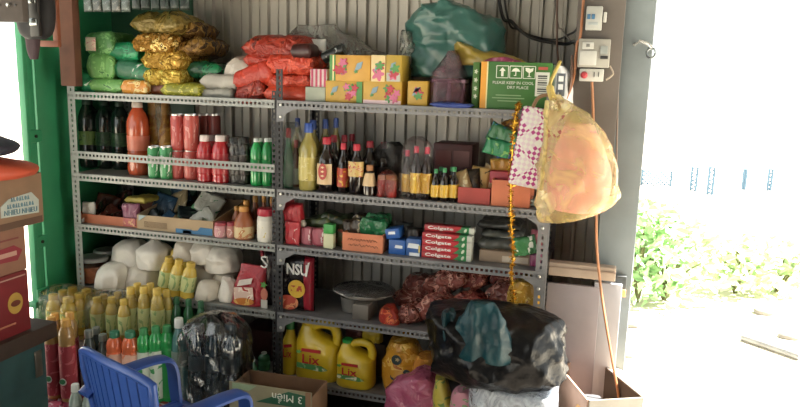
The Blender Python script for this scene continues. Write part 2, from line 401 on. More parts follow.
struct(MB().box(-1.04, -.60, .385, .398, 0, 2.3).build('trim_1', M('1c4a33', .5, var=.2, scale=4), bevel=.002))
gm = M('2c8f5e', .42, var=.14, scale=5)
struct(MB().box(-1.06, -1.02, -.088, .40, 0, 2.3).build('wall_left', gm, bevel=.002))
struct(MB().box(-1.06, -1.03, -3.4, -.75, 0, 2.3).build('wall_left_front', M('5d5850', .7), bevel=.002)) if False else None
d = thing('door_1', 'green steel door frame post with hinge plates beside the shelves', 'door frame', (-1.0, -.12, 0)); d['kind'] = 'structure'
for k in ('label', 'category'): del d[k]
mb = MB(); mb.box(-.02, .0, -.03, .002, 0, 2.3); mb.build('frame_post', gm, d, bevel=.003)
MB().box(-.012, .018, -.065, -.045, 0, 2.3).build('angle_bar', gm, d, bevel=.003)
for z in (.66, 1.09):
    h = MB().box(.0, .010, -.055, .02, z - .025, z + .025).build('hinge_plate', gm, d, bevel=.004)
    MB().lathe([(.007, 0), (.007, .004)], 10).build('bolt', M('33302c', .4, .8), h).matrix_local = Matrix.Translation((.011, -.015, z)) @ Matrix.Rotation(R(90), 4, 'Y')
MB().box(-.01, .03, -.09, .0, .40, .425).build('latch_plate', gm, d, bevel=.003)
MB().tube([(.03, -.075, .43), (.03, -.075, .47), (.03, -.02, .47), (.03, -.02, .43)], .006).build('latch_handle', gm, d)
# concrete pillar by the opening
pil = struct(MB().box(1.185, 1.312, .12, .42, 0, 2.3).build('trim_2', M('747e82', .8, var=.12, scale=7, bump=.25), bevel=.006))
tag(MB().box(1.062, 1.215, .085, .117, .98, 2.05).build('mounting_board', M('5d5651', .7, var=.15, scale=9), bevel=.003), 'dark grey brown board on the wall behind the meter boxes', 'board')
# unseen walls added to hold light off the right rack, behind the camera and on the right; the left side and part of the front stand open
wpm = M('6e675f', .8, var=.1)
struct(MB().box(.35, 2.35, -3.46, -3.4, 0, 2.3).build('wall_front_added', wpm, smooth=False))
struct(MB().box(2.30, 2.36, -3.4, -1.3, 0, 2.3).build('wall_right_added', wpm, smooth=False))
# ground outside
gmat = M('cfc6b4', .9, var=.08, scale=1.5)
struct(MB().box(-40, 40, -12, 60, -.09, -.04).build('ground', gmat, smooth=False))
# ------------------------------------------------------------------ racks of slotted angle
def strip_mb(mb, o, A, B, L, W, pitch, hl, hw):
    o, A, B = Vector(o), Vector(A), Vector(B); n = max(1, int(L / pitch)); p = L / n
    def quad(s0, s1, b0, b1):
        mb.add([o + A*s0 + B*b0, o + A*s1 + B*b0, o + A*s1 + B*b1, o + A*s0 + B*b1], [(0, 1, 2, 3)])
    for i in range(n):
        s0 = i * p; c = s0 + p / 2
        quad(s0, c - hl/2, 0, W); quad(c + hl/2, s0 + p, 0, W)
        quad(c - hl/2, c + hl/2, 0, (W - hw)/2); quad(c - hl/2, c + hl/2, (W + hw)/2, W)
def rack(name, label, x0, x1, zs, pm, sm, heights, dep=.35, rail=None, gus=True, fws=(.036, .036)):
    t = thing(name, label, 'shelving rack', (x0, 0, 0)); W = x1 - x0
    for (x, y, sx, sy, h, mt) in ((0, 0, 1, 1, heights[0], pm[0]), (W, 0, -1, 1, heights[1], pm[1]), (0, dep, 1, -1, heights[0], pm[0]), (W, dep, -1, -1, heights[1], pm[1])):
        mb = MB(); fw = fws[0] if x == 0 else fws[1]
        strip_mb(mb, (x, y, 0), (0, 0, 1), (sx, 0, 0), h, fw, .021, .011, .008)
        strip_mb(mb, (x, y, 0), (0, 0, 1), (0, sy, 0), h, fw, .021, .011, .008)
        mb.build('post', mt, t, smooth=False, solid=.002)
    for z in zs:
        mb = MB(); a, b = .004, W - .004
        mb.box(a, b, .003, dep - .003, z - .002, z)
        mb.box(a, b, dep - .005, dep - .003, z - .03, z - .002)
        for q in (a + .004, b - .006): mb.box(q, q + .002, .005, dep - .005, z - .03, z - .002)
        mb.box(a, b, .003, .012, z - .0025, z - .0005)
        mb2 = MB(); strip_mb(mb2, (a, -.0035, z - .030), (1, 0, 0), (0, 0, 1), b - a, .030, .0175, .0098, .0098)
        s = mb.build('shelf', sm, t, smooth=False)
        mb2.box(a, b, -.0035, .003, z - .001, z); mb2.build('front_lip', sm, s, smooth=False, solid=.0016)
        if gus:
            for q, sg in ((.004, 1), (W - .004, -1)):
                g = MB().add([(q, -.006, z - .028), (q + sg * .075, -.006, z - .028), (q + sg * .036, -.006, z - .05), (q + sg*.03, -.006, z - .075), (q, -.006, z - .08)], [(0, 1, 2, 3, 4)])
                g.build('gusset', sm, s, smooth=False, solid=.0016)
                for bz in (z - .016, z - .06):
                    bo = MB().lathe([(.006, 0), (.006, .003), (.004, .005)], 8).build('bolt', M('b9b9b4', .3, .8), s)
                    bo.matrix_local = Matrix.Translation((q + sg * .017, -.007, bz)) @ Matrix.Rotation(R(90), 4, 'X')
    if rail:
        mb = MB(); strip_mb(mb, (.004, -.004, rail - .015), (1, 0, 0), (0, 0, 1), W - .008, .03, .0175, .0098, .0098)
        strip_mb(mb, (.004, -.004, rail - .015), (1, 0, 0), (0, 1, 0), W - .008, .03, .0175, .0098, .0098)
        mb.build('retaining_rail', sm, t, smooth=False, solid=.0016)
    return t
lightm = M('8e908c', .45, .35, var=.12, scale=18); darkm = M('2f2f31', .5, .3, var=.2, scale=20); midm = M('78787a', .5, .35, var=.15, scale=18)
rack('slotted_angle_rack', 'light grey slotted angle steel rack beside the green wall, with a retaining rail', -.945, -.006, (zT, z2, z3, z4, z5), (lightm, darkm), lightm, (1.39, 1.30), rail=1.009, gus=False, fws=(.036, .016))
rack('slotted_angle_rack', 'grey slotted angle steel rack with gusset plates holding the sauces and detergent', -.004, 1.022, (zT, z2, z3, z4, z5), (darkm, midm), midm, (1.38, 1.33), fws=(.026, .036))
# ------------------------------------------------------------------ wall above: boards, cloths, hanging strips
wood = M('5b3a26', .75, var=.3, scale=10, bump=.3)
p0 = atY(72, 86, -.05)
tag(MB().box(-.036, .036, -.02, .02, 0, 2.3 - p0.z).build('wooden_post', M('5c3523', .75, var=.3, scale=10, bump=.3), bevel=.003), 'brown wooden post coming down from the roof in front of green packets', 'wooden post').location = (p0.x, -.05, p0.z)
p0 = atY(12, 22, -.6)
t = thing('wooden_board', 'weathered grey wooden board with a bolt hanging at the top corner', 'board', (p0.x, -.6, p0.z))
MB().box(-.12, .055, -.012, .012, 0, 2.3 - p0.z).build('plank', M('4a423d', .85, var=.3, scale=14, bump=.4), t, bevel=.003)
b = MB().lathe([(.007, 0), (.007, .006), (.004, .009)], 8).build('bolt', M('d8d8d0', .25, .9), t); b.matrix_local = Matrix.Translation((.006, -.013, .05)) @ Matrix.Rotation(R(90), 4, 'X')
for q in (-.03, .03):
    b = MB().lathe([(.004, 0), (.004, .003)], 8).build('nail', M('2e2a28', .5), t); b.matrix_local = Matrix.Translation((q, -.013, .05)) @ Matrix.Rotation(R(90), 4, 'X')
# dark bag with webbing straps on a hook
p0 = atY(37, 40, -.45)
t = thing('hanging_bag', 'black hanging bag with shiny buckled straps beside the grey board', 'bag', (p0.x, -.45, p0.z))
loft_mb(dense([(0, 0, 0, .03, .02), (.03, 0, 0, .065, .035), (.16, 0, 0, .07, .04), (.4, 0, 0, .06, .035), (.7, 0, 0, .05, .03), (2.3 - p0.z, .0, 0, .03, .02)]), amp=.006, seed=3).build('bag_body', M('161518', .75, var=.3, scale=12, bump=.3), t)
for q in (.038,):
    MB().box(q - .017, q + .017, -.05, -.036, .01, .55).build('strap', M('111312', .5), t, bevel=.002)
    for z in (.055, .125, .19):
        MB().box(q - .014, q + .014, -.056, -.050, z - .012, z + .012).build('buckle', M('8d928f', .2, .8), t, bevel=.003)
tag(loft_mb(dense([(0, .004, 0, .014, .01), (.06, 0, 0, .028, .014), (.2, 0, 0, .03, .016), (.5, 0, 0, .026, .014)]), amp=.004, seed=8).build('hanging_cloth', M('3a262b', .8, bump=.3), None), 'dull maroon rag hanging below the black strapped bag', 'cloth').location = tuple(atY(34, 60, -.40))
p0 = atY(52, 47, -.30)
t = thing('wooden_bracket', 'orange brown wooden bracket corner behind the black strapped bag', 'bracket', (p0.x, -.30, p0.z))
MB().box(-.045, .035, -.008, .008, 0, .022).build('bottom_rail', M('7c3d20', .6, bump=.2), t, bevel=.002)
MB().box(.013, .035, -.008, .008, .022, .5).build('upright', M('7c3d20', .6, bump=.2), t, bevel=.002)
def sachet_strip(x0, x1, yb, Y, n, label, mats, hang):
    a = atY(x0, yb, Y); b = atY(x1, yb, Y)
    t = thing('sachet_strip', label, 'sachet strip', ((a.x + b.x)/2, Y, a.z), 0); w = (b.x - a.x) / n
    for k in range(n):
        for r in range(4):
            q = weld(pillow_mb(w * .96, .014, .075, 'y', k + r * 5, .002, nu=10, nv=10).build('sachet', mats[(k + r) % len(mats)], t))
            q.location = (-(b.x - a.x)/2 + w * (k + .5), 0, r * .075)
    MB().tube([(0, 0, .29), (0, 0, 2.3 - a.z)], .002).build('hanging_string', M('c8c0b0'), t)
sachet_strip(84, 131, 12, -.04, 5, 'grey strip of printed sachets hanging above the green packets', [PR(['58625f', '848e8c', '3a4442'], 60), PR(['555b59', '8f8b84', '34403a'], 60)], 0)
sachet_strip(132, 190, 10, -.04, 6, 'dark green strip of sachets hanging above the gold packets', [PR(['1c2b25', '22352c', '6d7a70'], 50), PR(['16231e', '30443a', '59665e'], 50)], 0)
# ------------------------------------------------------------------ cables and electrics on the right
def cable(name, pts, r, mat, label):
    tag(MB().tube(spline(pts, 10), r).build(name, mat), label, 'cable')
blackc = M('18181a', .45); orc = M('a5673f', .5); brc = M('6f5548', .6); gyc = M('77706a', .6)
P = lambda a, b, Y: atY(a, b, Y)
cable('cable', [P(486, -130, .36), P(500, 5, .36), P(512, 22, .36), P(530, 37, .36), P(556, 43, .36), P(572, 42, .30), P(584, 22, .30), P(594, -130, .30)], .0065, blackc, 'thick black cable looping down the metal wall above the teal bag')
cable('cable', [P(492, -130, .375), P(506, 10, .375), P(520, 30, .375), P(545, 39, .375), P(566, 36, .36), P(582, 10, .33), P(589, -130, .33)], .004, M('2a2a2c', .45), 'thinner black cable running inside the thick black loop')
cable('cable', [P(542, -130, .37), P(556, 12, .37), P(562, 30, .36), P(575, 45, .32)], .003, gyc, 'thin grey brown cable crossing the wall towards the fuse box')
cable('cable', [P(560, -130, .35), P(557, 20, .35), P(558, 60, .30), P(561, 90, .22)], .004, brc, 'brown cable dropping straight down beside the black cable end')
cable('cable', [P(592, -150, .07), P(582, 20, .07), P(577, 45, .07), P(574, 75, .07), P(568, 95, .06), P(560, 112, .05)], .0045, orc, 'orange brown cable running down along the left of the meter boxes')
cable('cable', [P(572, 55, .075), P(571, 80, .06), P(566, 100, .06), P(555, 120, .05)], .004, brc, 'dark brown cable sagging from the white fuse box')
cable('cable', [P(610, 66, .078), P(613, 74, .07), P(606, 80, .07)], .003, M('a59788', .5), 'short pale cable linking the fuse box to the socket')
cable('cable', [P(623, -150, .10), P(621, 30, .10), P(618, 90, .10), P(616, 200, .108)], .003, M('7f6d62', .6), 'thin brown cable running straight down the front of the pillar')
cable('cable', [P(592, 82, .072), P(593, 110, .07), P(594, 150, .06), P(596, 210, .04), P(597, 250, .03), P(601, 290, .02), P(607, 330, .0), P(614, 370, -.02), P(619, 400, -.03), P(621, 430, -.03)], .0045, M('a8714a', .55), 'long tan cable falling from the socket past the pale boards')
def front_box(x0, y0, x1, y1, yf, dep, parent, name, mat, bevel=.003):
    a = atY(x0, y1, yf); b = atY(x1, y0, yf); c = parent.location
    return MB().box(a.x - c.x, b.x - c.x, yf - c.y, yf + dep - c.y, a.z - c.z, b.z - c.z).build(name, mat, parent, bevel=bevel)
wp = M('a9aba6', .4); wp2 = M('bcbdb8', .4)
t = thing('circuit_breaker', 'white circuit breaker with blue switches above the fuse box', 'circuit breaker', tuple(atY(595, 30, .082)))
front_box(585, 6, 603, 30, .05, .034, t, 'housing', wp); front_box(603, 12, 607, 22, .055, .025, t, 'side_tab', wp2, .002)
for a in (587, 591.5): front_box(a, 14, a + 3.5, 19, .046, .006, t, 'switch', M('3f6f97', .4), .001)
front_box(588, 22, 598, 25, .047, .004, t, 'maker_plate', M('9aa3a6', .4), .001)
t = thing('fuse_box', 'wide white fuse box on the board between breaker and socket', 'fuse box', tuple(atY(595, 66, .082)))
front_box(577, 39, 611, 67, .045, .038, t, 'housing', M('9c9a92', .45)); front_box(579, 51, 597, 65, .040, .006, t, 'cover_plate', wp2, .002)
k = front_box(582, 42, 594, 49, .037, .01, t, 'knob_plate', wp2, .003); 
front_box(586, 44, 590, 47, .034, .004, t, 'fuse_knob', M('7f7f7c', .4), .001)
front_box(600, 46, 608, 54, .040, .006, t, 'meter_window', M('8f9694', .3), .001); front_box(600, 56, 608, 59, .039, .006, t, 'switch', M('2c2c2e', .4), .001)
t = thing('wall_socket', 'white double wall socket with a red plug below the fuse box', 'socket', tuple(atY(591, 81, .082)))
front_box(579, 69, 604, 81, .06, .024, t, 'housing', wp2)
pl = MB().lathe([(.011, 0), (.012, .004), (.010, .014), (.006, .018)], 14).build('red_plug', M('b03540', .4), t)
q = atY(584, 75, .059); pl.matrix_local = Matrix.Translation(q - t.location) @ Matrix.Rotation(R(90), 4, 'X')
for a in (593.5, 598): front_box(a, 72, a + 1.3, 77, .058, .004, t, 'socket_slot', M('5b5b5b', .5), .0003)
# hook and latch on the pillar
t = thing('metal_hook', 'shiny metal hook and ring on the edge of the pillar', 'hook', tuple(atY(645, 46, .115)))
o = t.location
MB().tube([P(634, 45, .122) - o, P(640, 41, .10) - o, P(648, 44, .10) - o, P(652, 48, .10) - o], .006).build('arm', M('d5d8d8', .25, .8), t)
pts = [P(651, 53, .10) - o + Vector((math.cos(a) * .014, 0, math.sin(a) * .016)) for a in [i * math.pi / 6 for i in range(13)]]
MB().tube(pts, .004).build('ring', M('8e979c', .3, .8), t)
t = thing('door_latch', 'small dark latch with an orange tip low on the pillar edge', 'latch', tuple(atY(621, 290, .1))); o = t.location
front_box(615, 277, 627, 290, .10, .022, t, 'latch_plate', M('55595a', .5, .5), .002)
front_box(620, 290, 626, 297, .095, .012, t, 'latch_tip', M('d8a060', .5), .002)
# pale boards leaning at the wall
t = thing('wall_panel', 'wide greyish lilac board with a wooden top rail right of the racks', 'panel', (1.1, .10, 0)); o = t.location
a = atY(547, 283, .06); b = atY(594, 364, .06)
MB().box(a.x - 1.1, b.x - 1.1, -.03, -.012, .0, a.z).build('panel_sheet', M('8f878b', .6, var=.06), t, bevel=.002)
a2 = atY(549, 262, .05); b2 = atY(615, 282, .05)
MB().box(a2.x - 1.1, b2.x - 1.1, -.05, -.004, b2.z, a2.z).build('top_rail', M('a59280', .6, var=.15, scale=12), t, bevel=.003)
MB().box(a2.x - 1.1, b2.x - 1.1, -.055, -.05, b2.z + .03, b2.z + .034).build('rail_groove', M('8a7565', .6), t)
a = atY(594, 283, .06); b = atY(615, 364, .06)
tag(MB().box(0, b.x - a.x, 0, .016, 0, a.z).build('wall_panel', M('a6a6ac', .55, var=.05), bevel=.002), 'narrow whiter board standing next to the lilac board by the opening', 'panel').location = (a.x + .002, .072, 0)
# ------------------------------------------------------------------ top shelf, left: packets
film = PL('cfe0cf', .22)
green1 = PR(['4d8a45', '78b26a', '2c6b35', 'b7d6a4'], 26); green2 = PR(['17683f', '1f8a55', 'cfd6cf'], 22); green3 = PR(['6fae58', '8fcb74', '3e7f3a'], 30)
gold1 = PR(['a87c22', 'e0b84a', '6e4a16', 'f6e29a'], 34, .25, 1., (1, 1, 1), .45, 30); gold2 = PR(['b8942c', 'e8d25a', '7d6118'], 40, .25, 1., (1, 1, 1), .4, 30); brown1 = PR(['6a4a20', '97702e', '4b3216'], 14, .22, 1., (1, 1, 1), .3, 22)
TL = 'noodle packets piled on the top shelf'
pack(68, 72, 92, 94, .04, .16, 'noodle_packet', 'green and white packet slumped at the far end of the top shelf', 'packet', PR(['1d8a55', '2aa468', 'e6ece6'], 12), rot=R(24))
pack(88, 79, 122, 93, .03, .18, 'noodle_packet', 'flat light green packet at the bottom of the green pile', 'packet', green3)
pack(86, 55, 113, 80, .04, .18, 'noodle_packet', 'puffed light green packet in the middle of the green pile', 'packet', green3, amp=.008)
pack(112, 61, 150, 82, .05, .18, 'noodle_packet', 'dark green packet with a silver edge beside the puffed green one', 'packet', PR(['14633d', '1c7a4c', 'c9c9c4', '9a4a44'], 16), rot=R(8))
pack(84, 33, 112, 57, .05, .18, 'noodle_packet', 'clear wrapped green packet with a pink label on top of the pile', 'packet', green1, amp=.008)
lb = atY(90, 44, .045); q = bpy.context.scene.collection.objects[-1] if False else None
tag(weld(pillow_mb(.05, .006, .055, 'y', 4, .002).build('paper_tag', PR(['e3c9b0', 'd98a8a', 'f0e6d8'], 60))), 'small pink and cream tag on the clear wrapped green packet', 'tag').location = tuple(atY(91, 51, .042))
pack(107, 43, 137, 62, .06, .18, 'noodle_packet', 'bright emerald packet on top beside the gold bundle', 'packet', PR(['147a4a', '20a065', '0e4f31'], 24))
pack(120, 80, 147, 96, .02, .16, 'noodle_packet', 'shiny orange gold packet at the front edge of the top shelf', 'packet', PR(['d98b2c', 'f4d68c', 'b3601c'], 26, .2, .5))
pack(144, 83, 180, 96, .05, .18, 'noodle_packet', 'rust brown packet under the yellow gold packets', 'packet', PR(['6d3418', '8d4a20', '4a2410'], 24))
pack(143, 69, 181, 87, .04, .18, 'noodle_packet', 'yellow gold packet third from the top of the gold pile', 'packet', gold2)
pack(160, 83, 200, 98, .02, .16, 'noodle_packet', 'speckled yellow packet lying lowest at the shelf edge', 'packet', PR(['8a8a1e', 'd8cf4a', '5a5414', 'ece28a'], 40))
pack(140, 51, 182, 71, .05, .2, 'noodle_packet', 'gold packet of the pile with bright golden swirls', 'packet', gold1, amp=.01)
pack(160, 41, 205, 60, .09, .22, 'plastic_sack', 'amber plastic packet pointing right out of the gold pile', 'packet', brown1, rot=R(-14), amp=.01)
pack(150, 24, 195, 40, .12, .2, 'plastic_sack', 'brown plastic packet behind the olive gold bundle at the top', 'packet', brown1, rot=R(-5), amp=.01)
pack(131, 34, 172, 52, .04, .2, 'noodle_packet', 'glinting gold packet second from the top of the gold pile', 'packet', PR(['9a6a1c', 'f2d27a', '5e3c12', 'fff0c0'], 24, .15, 1., (1, 1, 1), .5, 34), amp=.012)
pack(129, 13, 179, 38, .06, .24, 'plastic_sack', 'large olive gold plastic bundle crowning the pile', 'bundle', PR(['7d6a2e', '9a8038', '5f4a20', 'c8b46a'], 14, .2, 1., (1, 1, 1), .25, 18), amp=.014, e=3)
pack(187, 62, 219, 79, .10, .14, 'green_roll', 'dark emerald foil packet behind the white packets', 'packet', PR(['0e4a2c', '147a48', '082a1a'], 20, .25, .5))
pack(199, 74, 236, 90, .06, .18, 'sugar_packet', 'crumpled grey white packet lying beside the gold pile', 'packet', M('b5b0a6', .35, bump=.5, scale=18))
pack(198, 88, 232, 99, .04, .18, 'sugar_packet', 'flat pale grey packet under the crumpled white one', 'packet', M('98968c', .4, bump=.4, scale=18))
pack(215, 58, 246, 86, .10, .14, 'sugar_packet', 'white packet with pink print leaning against the red packets', 'packet', PR(['bdb4a8', 'c9c2b8', 'b56a66'], 10), rot=R(38), amp=.006)
# red packets
redA = PR(['b8321f', 'd8452c', '8a1f16', 'e0a070'], 15, .3, .8); redB = PR(['c93a24', 'e2543a', 'a02a1a'], 12, .3, .8); redC = PR(['9a2a1c', 'b43a24', '6e1a12', 'c07a50'], 18, .3, .9)
pack(262, 86, 307, 104, .05, .2, 'red_packet', 'bright red packet lowest at the dark middle post', 'packet', PR(['d04328', 'e0563a', 'e8d0c0'], 9, .3, .4))
pack(236, 82, 266, 102, .05, .18, 'red_packet', 'deep red packet slanting at the bottom of the red pile', 'packet', redC, rot=R(-18))
pack(262, 74, 311, 89, .07, .2, 'red_packet', 'bright red packet directly below the topmost orange red one', 'packet', redB)
pack(236, 64, 276, 88, .06, .18, 'red_packet', 'red packet with a white blossom mark leaning left', 'packet', PR(['c0331f', 'd8452c', 'ecd9b8'], 9, .3, .4), rot=R(-22))
pack(242, 54, 284, 68, .10, .18, 'red_packet', 'crimson packet under the large brownish red packet', 'packet', redA)
pack(266, 55, 313, 75, .06, .2, 'red_packet', 'orange red packet with a smooth front, upper right of the red pile', 'packet', redB)
o = pack(240, 36, 310, 62, .08, .22, 'red_packet', 'large brownish red packet with a dark end on top of the red pile', 'packet', redC, e=4, amp=.008)
tag(weld(pillow_mb(.085, .1, .062, 'z', 5, .004).build('dark_packet', M('3b1512', .35, bump=.3))), 'blackish maroon packet stuck into the end of the top red packet', 'packet').location = tuple(atY(300, 60, .055) + Vector((0, .05, 0)))
# clear sheet and dark tube behind
bagpx([(80, 268, 400), (62, 262, 398), (48, 270, 372), (36, 290, 350), (26, 300, 338)], .27, .06, 'plastic_bag', 'cloudy clear plastic bag slumped against the wall behind the red packets', 'bag', PL('c4c4ba', .3), crease=.02, seed=5, floor=zT)
tag(MB().tube([P(324, 58, .09), P(344, 49, .09)], [.022, .022], 14).build('spray_tube', PR(['16191a', '101213', '9aa0a0'], 24)), 'black tube lying tilted on the yellow boxes', 'tube')
tag(weld(pillow_mb(.07, .03, .05, 'y', 7, .003).build('white_packet', M('c9c8c2', .4, bump=.3))), 'small white packet behind the black tube', 'packet').location = tuple(atY(318, 52, .16))
# ------------------------------------------------------------------ top shelf, right
def stripes(parent, w, h, yf, n, mat, z0=0.):
    for i in range(n): decal(parent, 'stripe', -w/2 + w * (i + .5) / n, z0 + h/2, w / n * .45, h * .98, yf, mat, 'rect')
o, w, h = carton_box(305, 87, 325, 104, .03, .14, 'carton', 'plain grey green box under the pink striped box', 'box', M('a7ad9c', .6), zs=zT)
o, w, h = carton_box(310, 69, 327, 87, .035, .13, 'carton', 'pink and white striped box standing on the grey green box', 'box', M('d7c9c6', .5)); stripes(o, w, h, -.0655, 4, M('c23a62', .5))
ye = 'c89c34'; yel = M(ye, .45); pk_ = M('d4688e', .5); rdd = M('c03545', .5); bl = M('7f9cae', .45); grn = M('4a8f46', .5); crm = M('efe0a0', .5)
def tea_box(x0, y0, x1, y1, yf, label, scheme, zs=None, base=yel):
    o, w, h = carton_box(x0, y0, x1, y1, yf, .13, 'detergent_box', label, 'box', base, zs=zs); f = -.0655
    rr = random.Random(int(x0 + y0))
    if scheme == 'A':    # green stripe, blossoms, blue oval
        decal(o, 'green_band', -w/2 + w*.08, h/2, w*.14, h*.97, f, grn, 'rect'); decal(o, 'pale_line', -w/2 + w*.10, h/2, w*.03, h*.97, f - .001, crm, 'rect')
        bx_, ov = -w*.2, w*.22
    elif scheme == 'B': decal(o, 'green_band', w/2 - w*.08, h/2, w*.15, h*.97, f, grn, 'rect'); bx_, ov = w*.18, -w*.25
    elif scheme == 'C': decal(o, 'pink_band', 0, h*.09, w*.97, h*.16, f, M('e8c8cc', .5), 'rect'); bx_, ov = w*.26, -w*.2
    else: bx_, ov = w*.1, -w*.05
    for i in range(8 if scheme != 'D' else 3):
        decal(o, 'blossom', bx_ + rr.uniform(-.13, .13) * w, h * (.2 + .55 * rr.random()), h*.40, h*.36, f - .001 - i*.0004, (pk_, rdd, grn)[i % 3], 'flower', rr.random())
    decal(o, 'blue_mark', ov, h*.58, w*.24 if scheme != 'D' else w*.5, h*.3, f - .001, bl, [(-.5, -.5), (.2, -.3), (.5, .5), (-.1, .4)], .2)
    decal(o, 'leaf_mark', ov - w*.06, h*.38, w*.12, h*.14, f - .0012, grn, 'flower', .5)
    return o
tea_box(325, 81, 362, 105, .03, 'yellow flowered box at the lower left of the yellow stack', 'B', zT)
tea_box(362.5, 81, 401, 105, .03, 'yellow box with pink flowers at the lower right of the yellow stack', 'C', zT)
tea_box(407, 81, 427, 105, .03, 'small yellow box standing apart under the teal bag', 'D', zT)
zz = zT + (zat(81, .2, .03) - zT) + .0005
tea_box(329, 55, 370, 81, .03, 'orange yellow box with a green edge on top of the stack', 'A', zz, M('d09a3a', .45))
o = tea_box(370.5, 55, 385, 81, .03, 'narrow pink and cream box end in the upper row of the stack', 'D', zz, M('e8cf94', .45)); decal(o, 'pink_print', 0, .03, .05, .055, -.066, M('d9668c', .5), 'flower')
o = tea_box(385.5, 55, 401, 81, .03, 'olive yellow box end at the right of the upper row', 'D', zz, M('bb9a34', .45)); decal(o, 'grey_label', 0, .02, .05, .03, -.066, M('b9bdb4', .5), 'rect')
bagpx([(78, 402, 414), (60, 399, 416), (40, 400, 415), (30, 402, 412)], .16, .04, 'plastic_bag', 'narrow clear plastic bag standing between yellow boxes and teal bag', 'bag', PL('c9cabf', .35), seed=9, floor=zT + .001)
bagpx([(76, 417, 490), (68, 413, 497), (50, 411, 499), (36, 408, 500), (24, 408, 497), (15, 417, 486), (8, 432, 466), (3, 441, 453)], .22, .12, 'plastic_bag', 'big stuffed teal green plastic bag on the top shelf', 'bag', M('33615a', .3, var=.2, scale=7, bump=.6), amp=.016, seed=2, floor=zT + .1, pleat=.02, npl=7, crease=.02)
o, w, h = carton_box(408, 78, 500, 104, .17, .16, 'carton', 'brown carton under the teal bag, mostly hidden by boxes', 'box', M('6b5340', .7), zs=zT)
# maroon transparent bag with a shelf-like frame inside
t = thing('plastic_crate', 'small mauve plastic basket inside the purple transparent bag', 'basket', (xat(451, .10, zT), .10, zT + .004))
for x in (-.05, 0.0, .05): MB().box(x - .006, x + .006, -.05, -.04, 0, .08).build('upright', M('8d6a7c', .5), t, bevel=.002)
MB().box(-.06, .06, -.055, .05, .08, .092).build('top_plate', M('8d6a7c', .5), t, bevel=.002); MB().box(-.06, .06, -.055, .05, 0, .008).build('base_plate', M('8d6a7c', .5), t, bevel=.002)
bagpx([(104, 431, 469), (90, 430, 470), (78, 432, 469), (68, 438, 464), (56, 447, 460), (51, 450, 457)], .10, .075, 'plastic_bag', 'purple transparent bag with a pointed top beside the green carton', 'bag', PL('8a4f66', .42), seed=4, floor=zT + .001, amp=.008)
tag(weld(pillow_mb(.15, .06, .018, 'z', 3, .004).build('blue_packet', M('2c418c', .4, bump=.3))), 'flat blue plastic peeking out under the purple bag', 'packet').location = (xat(452, .0, zT), .0, zT)
# green carton
o, w, h = carton_box(478, 62, 548, 108, .03, .2, 'printed_carton', 'green carton with handling symbols and a barcode on the top shelf', 'carton', M('39702e', .55), zs=zT, rz=R(3)); f = -.1008
decal(o, 'orange_band', -w/2 + w*.035, h/2, w*.085, h*.99, f, M('e0992c', .5), 'rect'); decal(o, 'cream_line', -w/2 + w*.085, h/2, w*.02, h*.99, f, M('e6dca0', .5), 'rect')
wt = M('dfe4d6', .5)
def frame_decal(x, z, s):
    for dx, dz, a, b in ((0, s/2, s, .0022), (0, -s/2, s, .0022), (-s/2, 0, .0022, s), (s/2, 0, .0022, s)): decal(o, 'symbol_frame', x + dx, z + dz, a, b, f, wt, 'rect')
s = h * .25
for i, c in enumerate((-.2, -.01, .18)): frame_decal(c * w, h*.79, s)
decal(o, 'arrow_symbol', -.2*w, h*.79, s*.55, s*.75, f - .0005, wt, [(-.18, -.5), (.18, -.5), (.18, .1), (.5, .1), (0, .5), (-.5, .1), (-.18, .1)])
decal(o, 'umbrella_symbol', -.01*w, h*.80, s*.75, s*.7, f - .0005, wt, [(-.5, 0), (-.04, .02), (-.04, -.42), (-.2, -.4), (-.2, -.5), (.06, -.5), (.06, .02), (.5, 0), (.3, .32), (0, .45), (-.3, .32)])
decal(o, 'glass_symbol', .18*w, h*.79, s*.7, s*.75, f - .0005, wt, [(-.3, -.5), (.3, -.5), (.06, -.4), (.06, -.05), (.42, .15), (.48, .5), (.1, .4), (-.1, .5), (-.48, .5), (-.42, .15), (-.06, -.05), (-.06, -.4)])
text(o, 'PLEASE KEEP IN COOL', w*.58, h*.06, (-.04*w, f - .001, h*.565), wt); text(o, 'DRY PLACE', w*.3, h*.06, (.03*w, f - .001, h*.47), wt)
for z, l in ((.3, .36), (.24, .46), (.18, .3)): decal(o, 'fine_print', -.1*w, h*z, w*l, h*.02, f, M('86a878', .5), 'rect')
decal(o, 'barcode_label', .37*w, h*.55, w*.19, h*.5, f - .0003, M('cfd2c8', .5), 'rect'); 
for i in range(9): decal(o, 'barcode_line', .37*w, h*(.36 + .045*i), w*.13, h*(.012 + .012*(i % 3)), f - .0015, M('4a4f4a', .5), 'rect')
decal(o, 'red_print', .37*w, h*.88, w*.13, h*.06, f - .0005, M('a8483c', .5), 'rect')
# its left end seen obliquely
tag(MB().box(-.012, .012, -.09, .09, 0, h*.98).build('printed_carton', M('4d7a33', .55), bevel=.002), 'slim olive green carton standing left against the handling symbol carton', 'carton').location = (o.location.x - w/2 - .018, .14, zT)
o2 = bpy.data.objects['printed_carton.001']
for z in (.25, .42, .6, .78): decal(o2, 'pale_letter', 0, h*z, .014, .018, -.091, M('d8dcc8', .5), 'flower')
bagpx([(66, 458, 530), (58, 456, 520), (52, 455, 495), (46, 456, 474), (44, 459, 465)], .14, .07, 'plastic_bag', 'mustard yellow plastic bag spilling over the green carton', 'bag', M('8f7a2c', .35, bump=.5, scale=9), amp=.012, seed=12)
bagpx([(66, 482, 528), (61, 484, 522), (57, 492, 510)], .09, .05, 'snack_packet', 'magenta packet sticking out of the top of the green carton', 'packet', PR(['8a2f55', 'a8486c', 'd89a5a'], 20), amp=.008, seed=14)
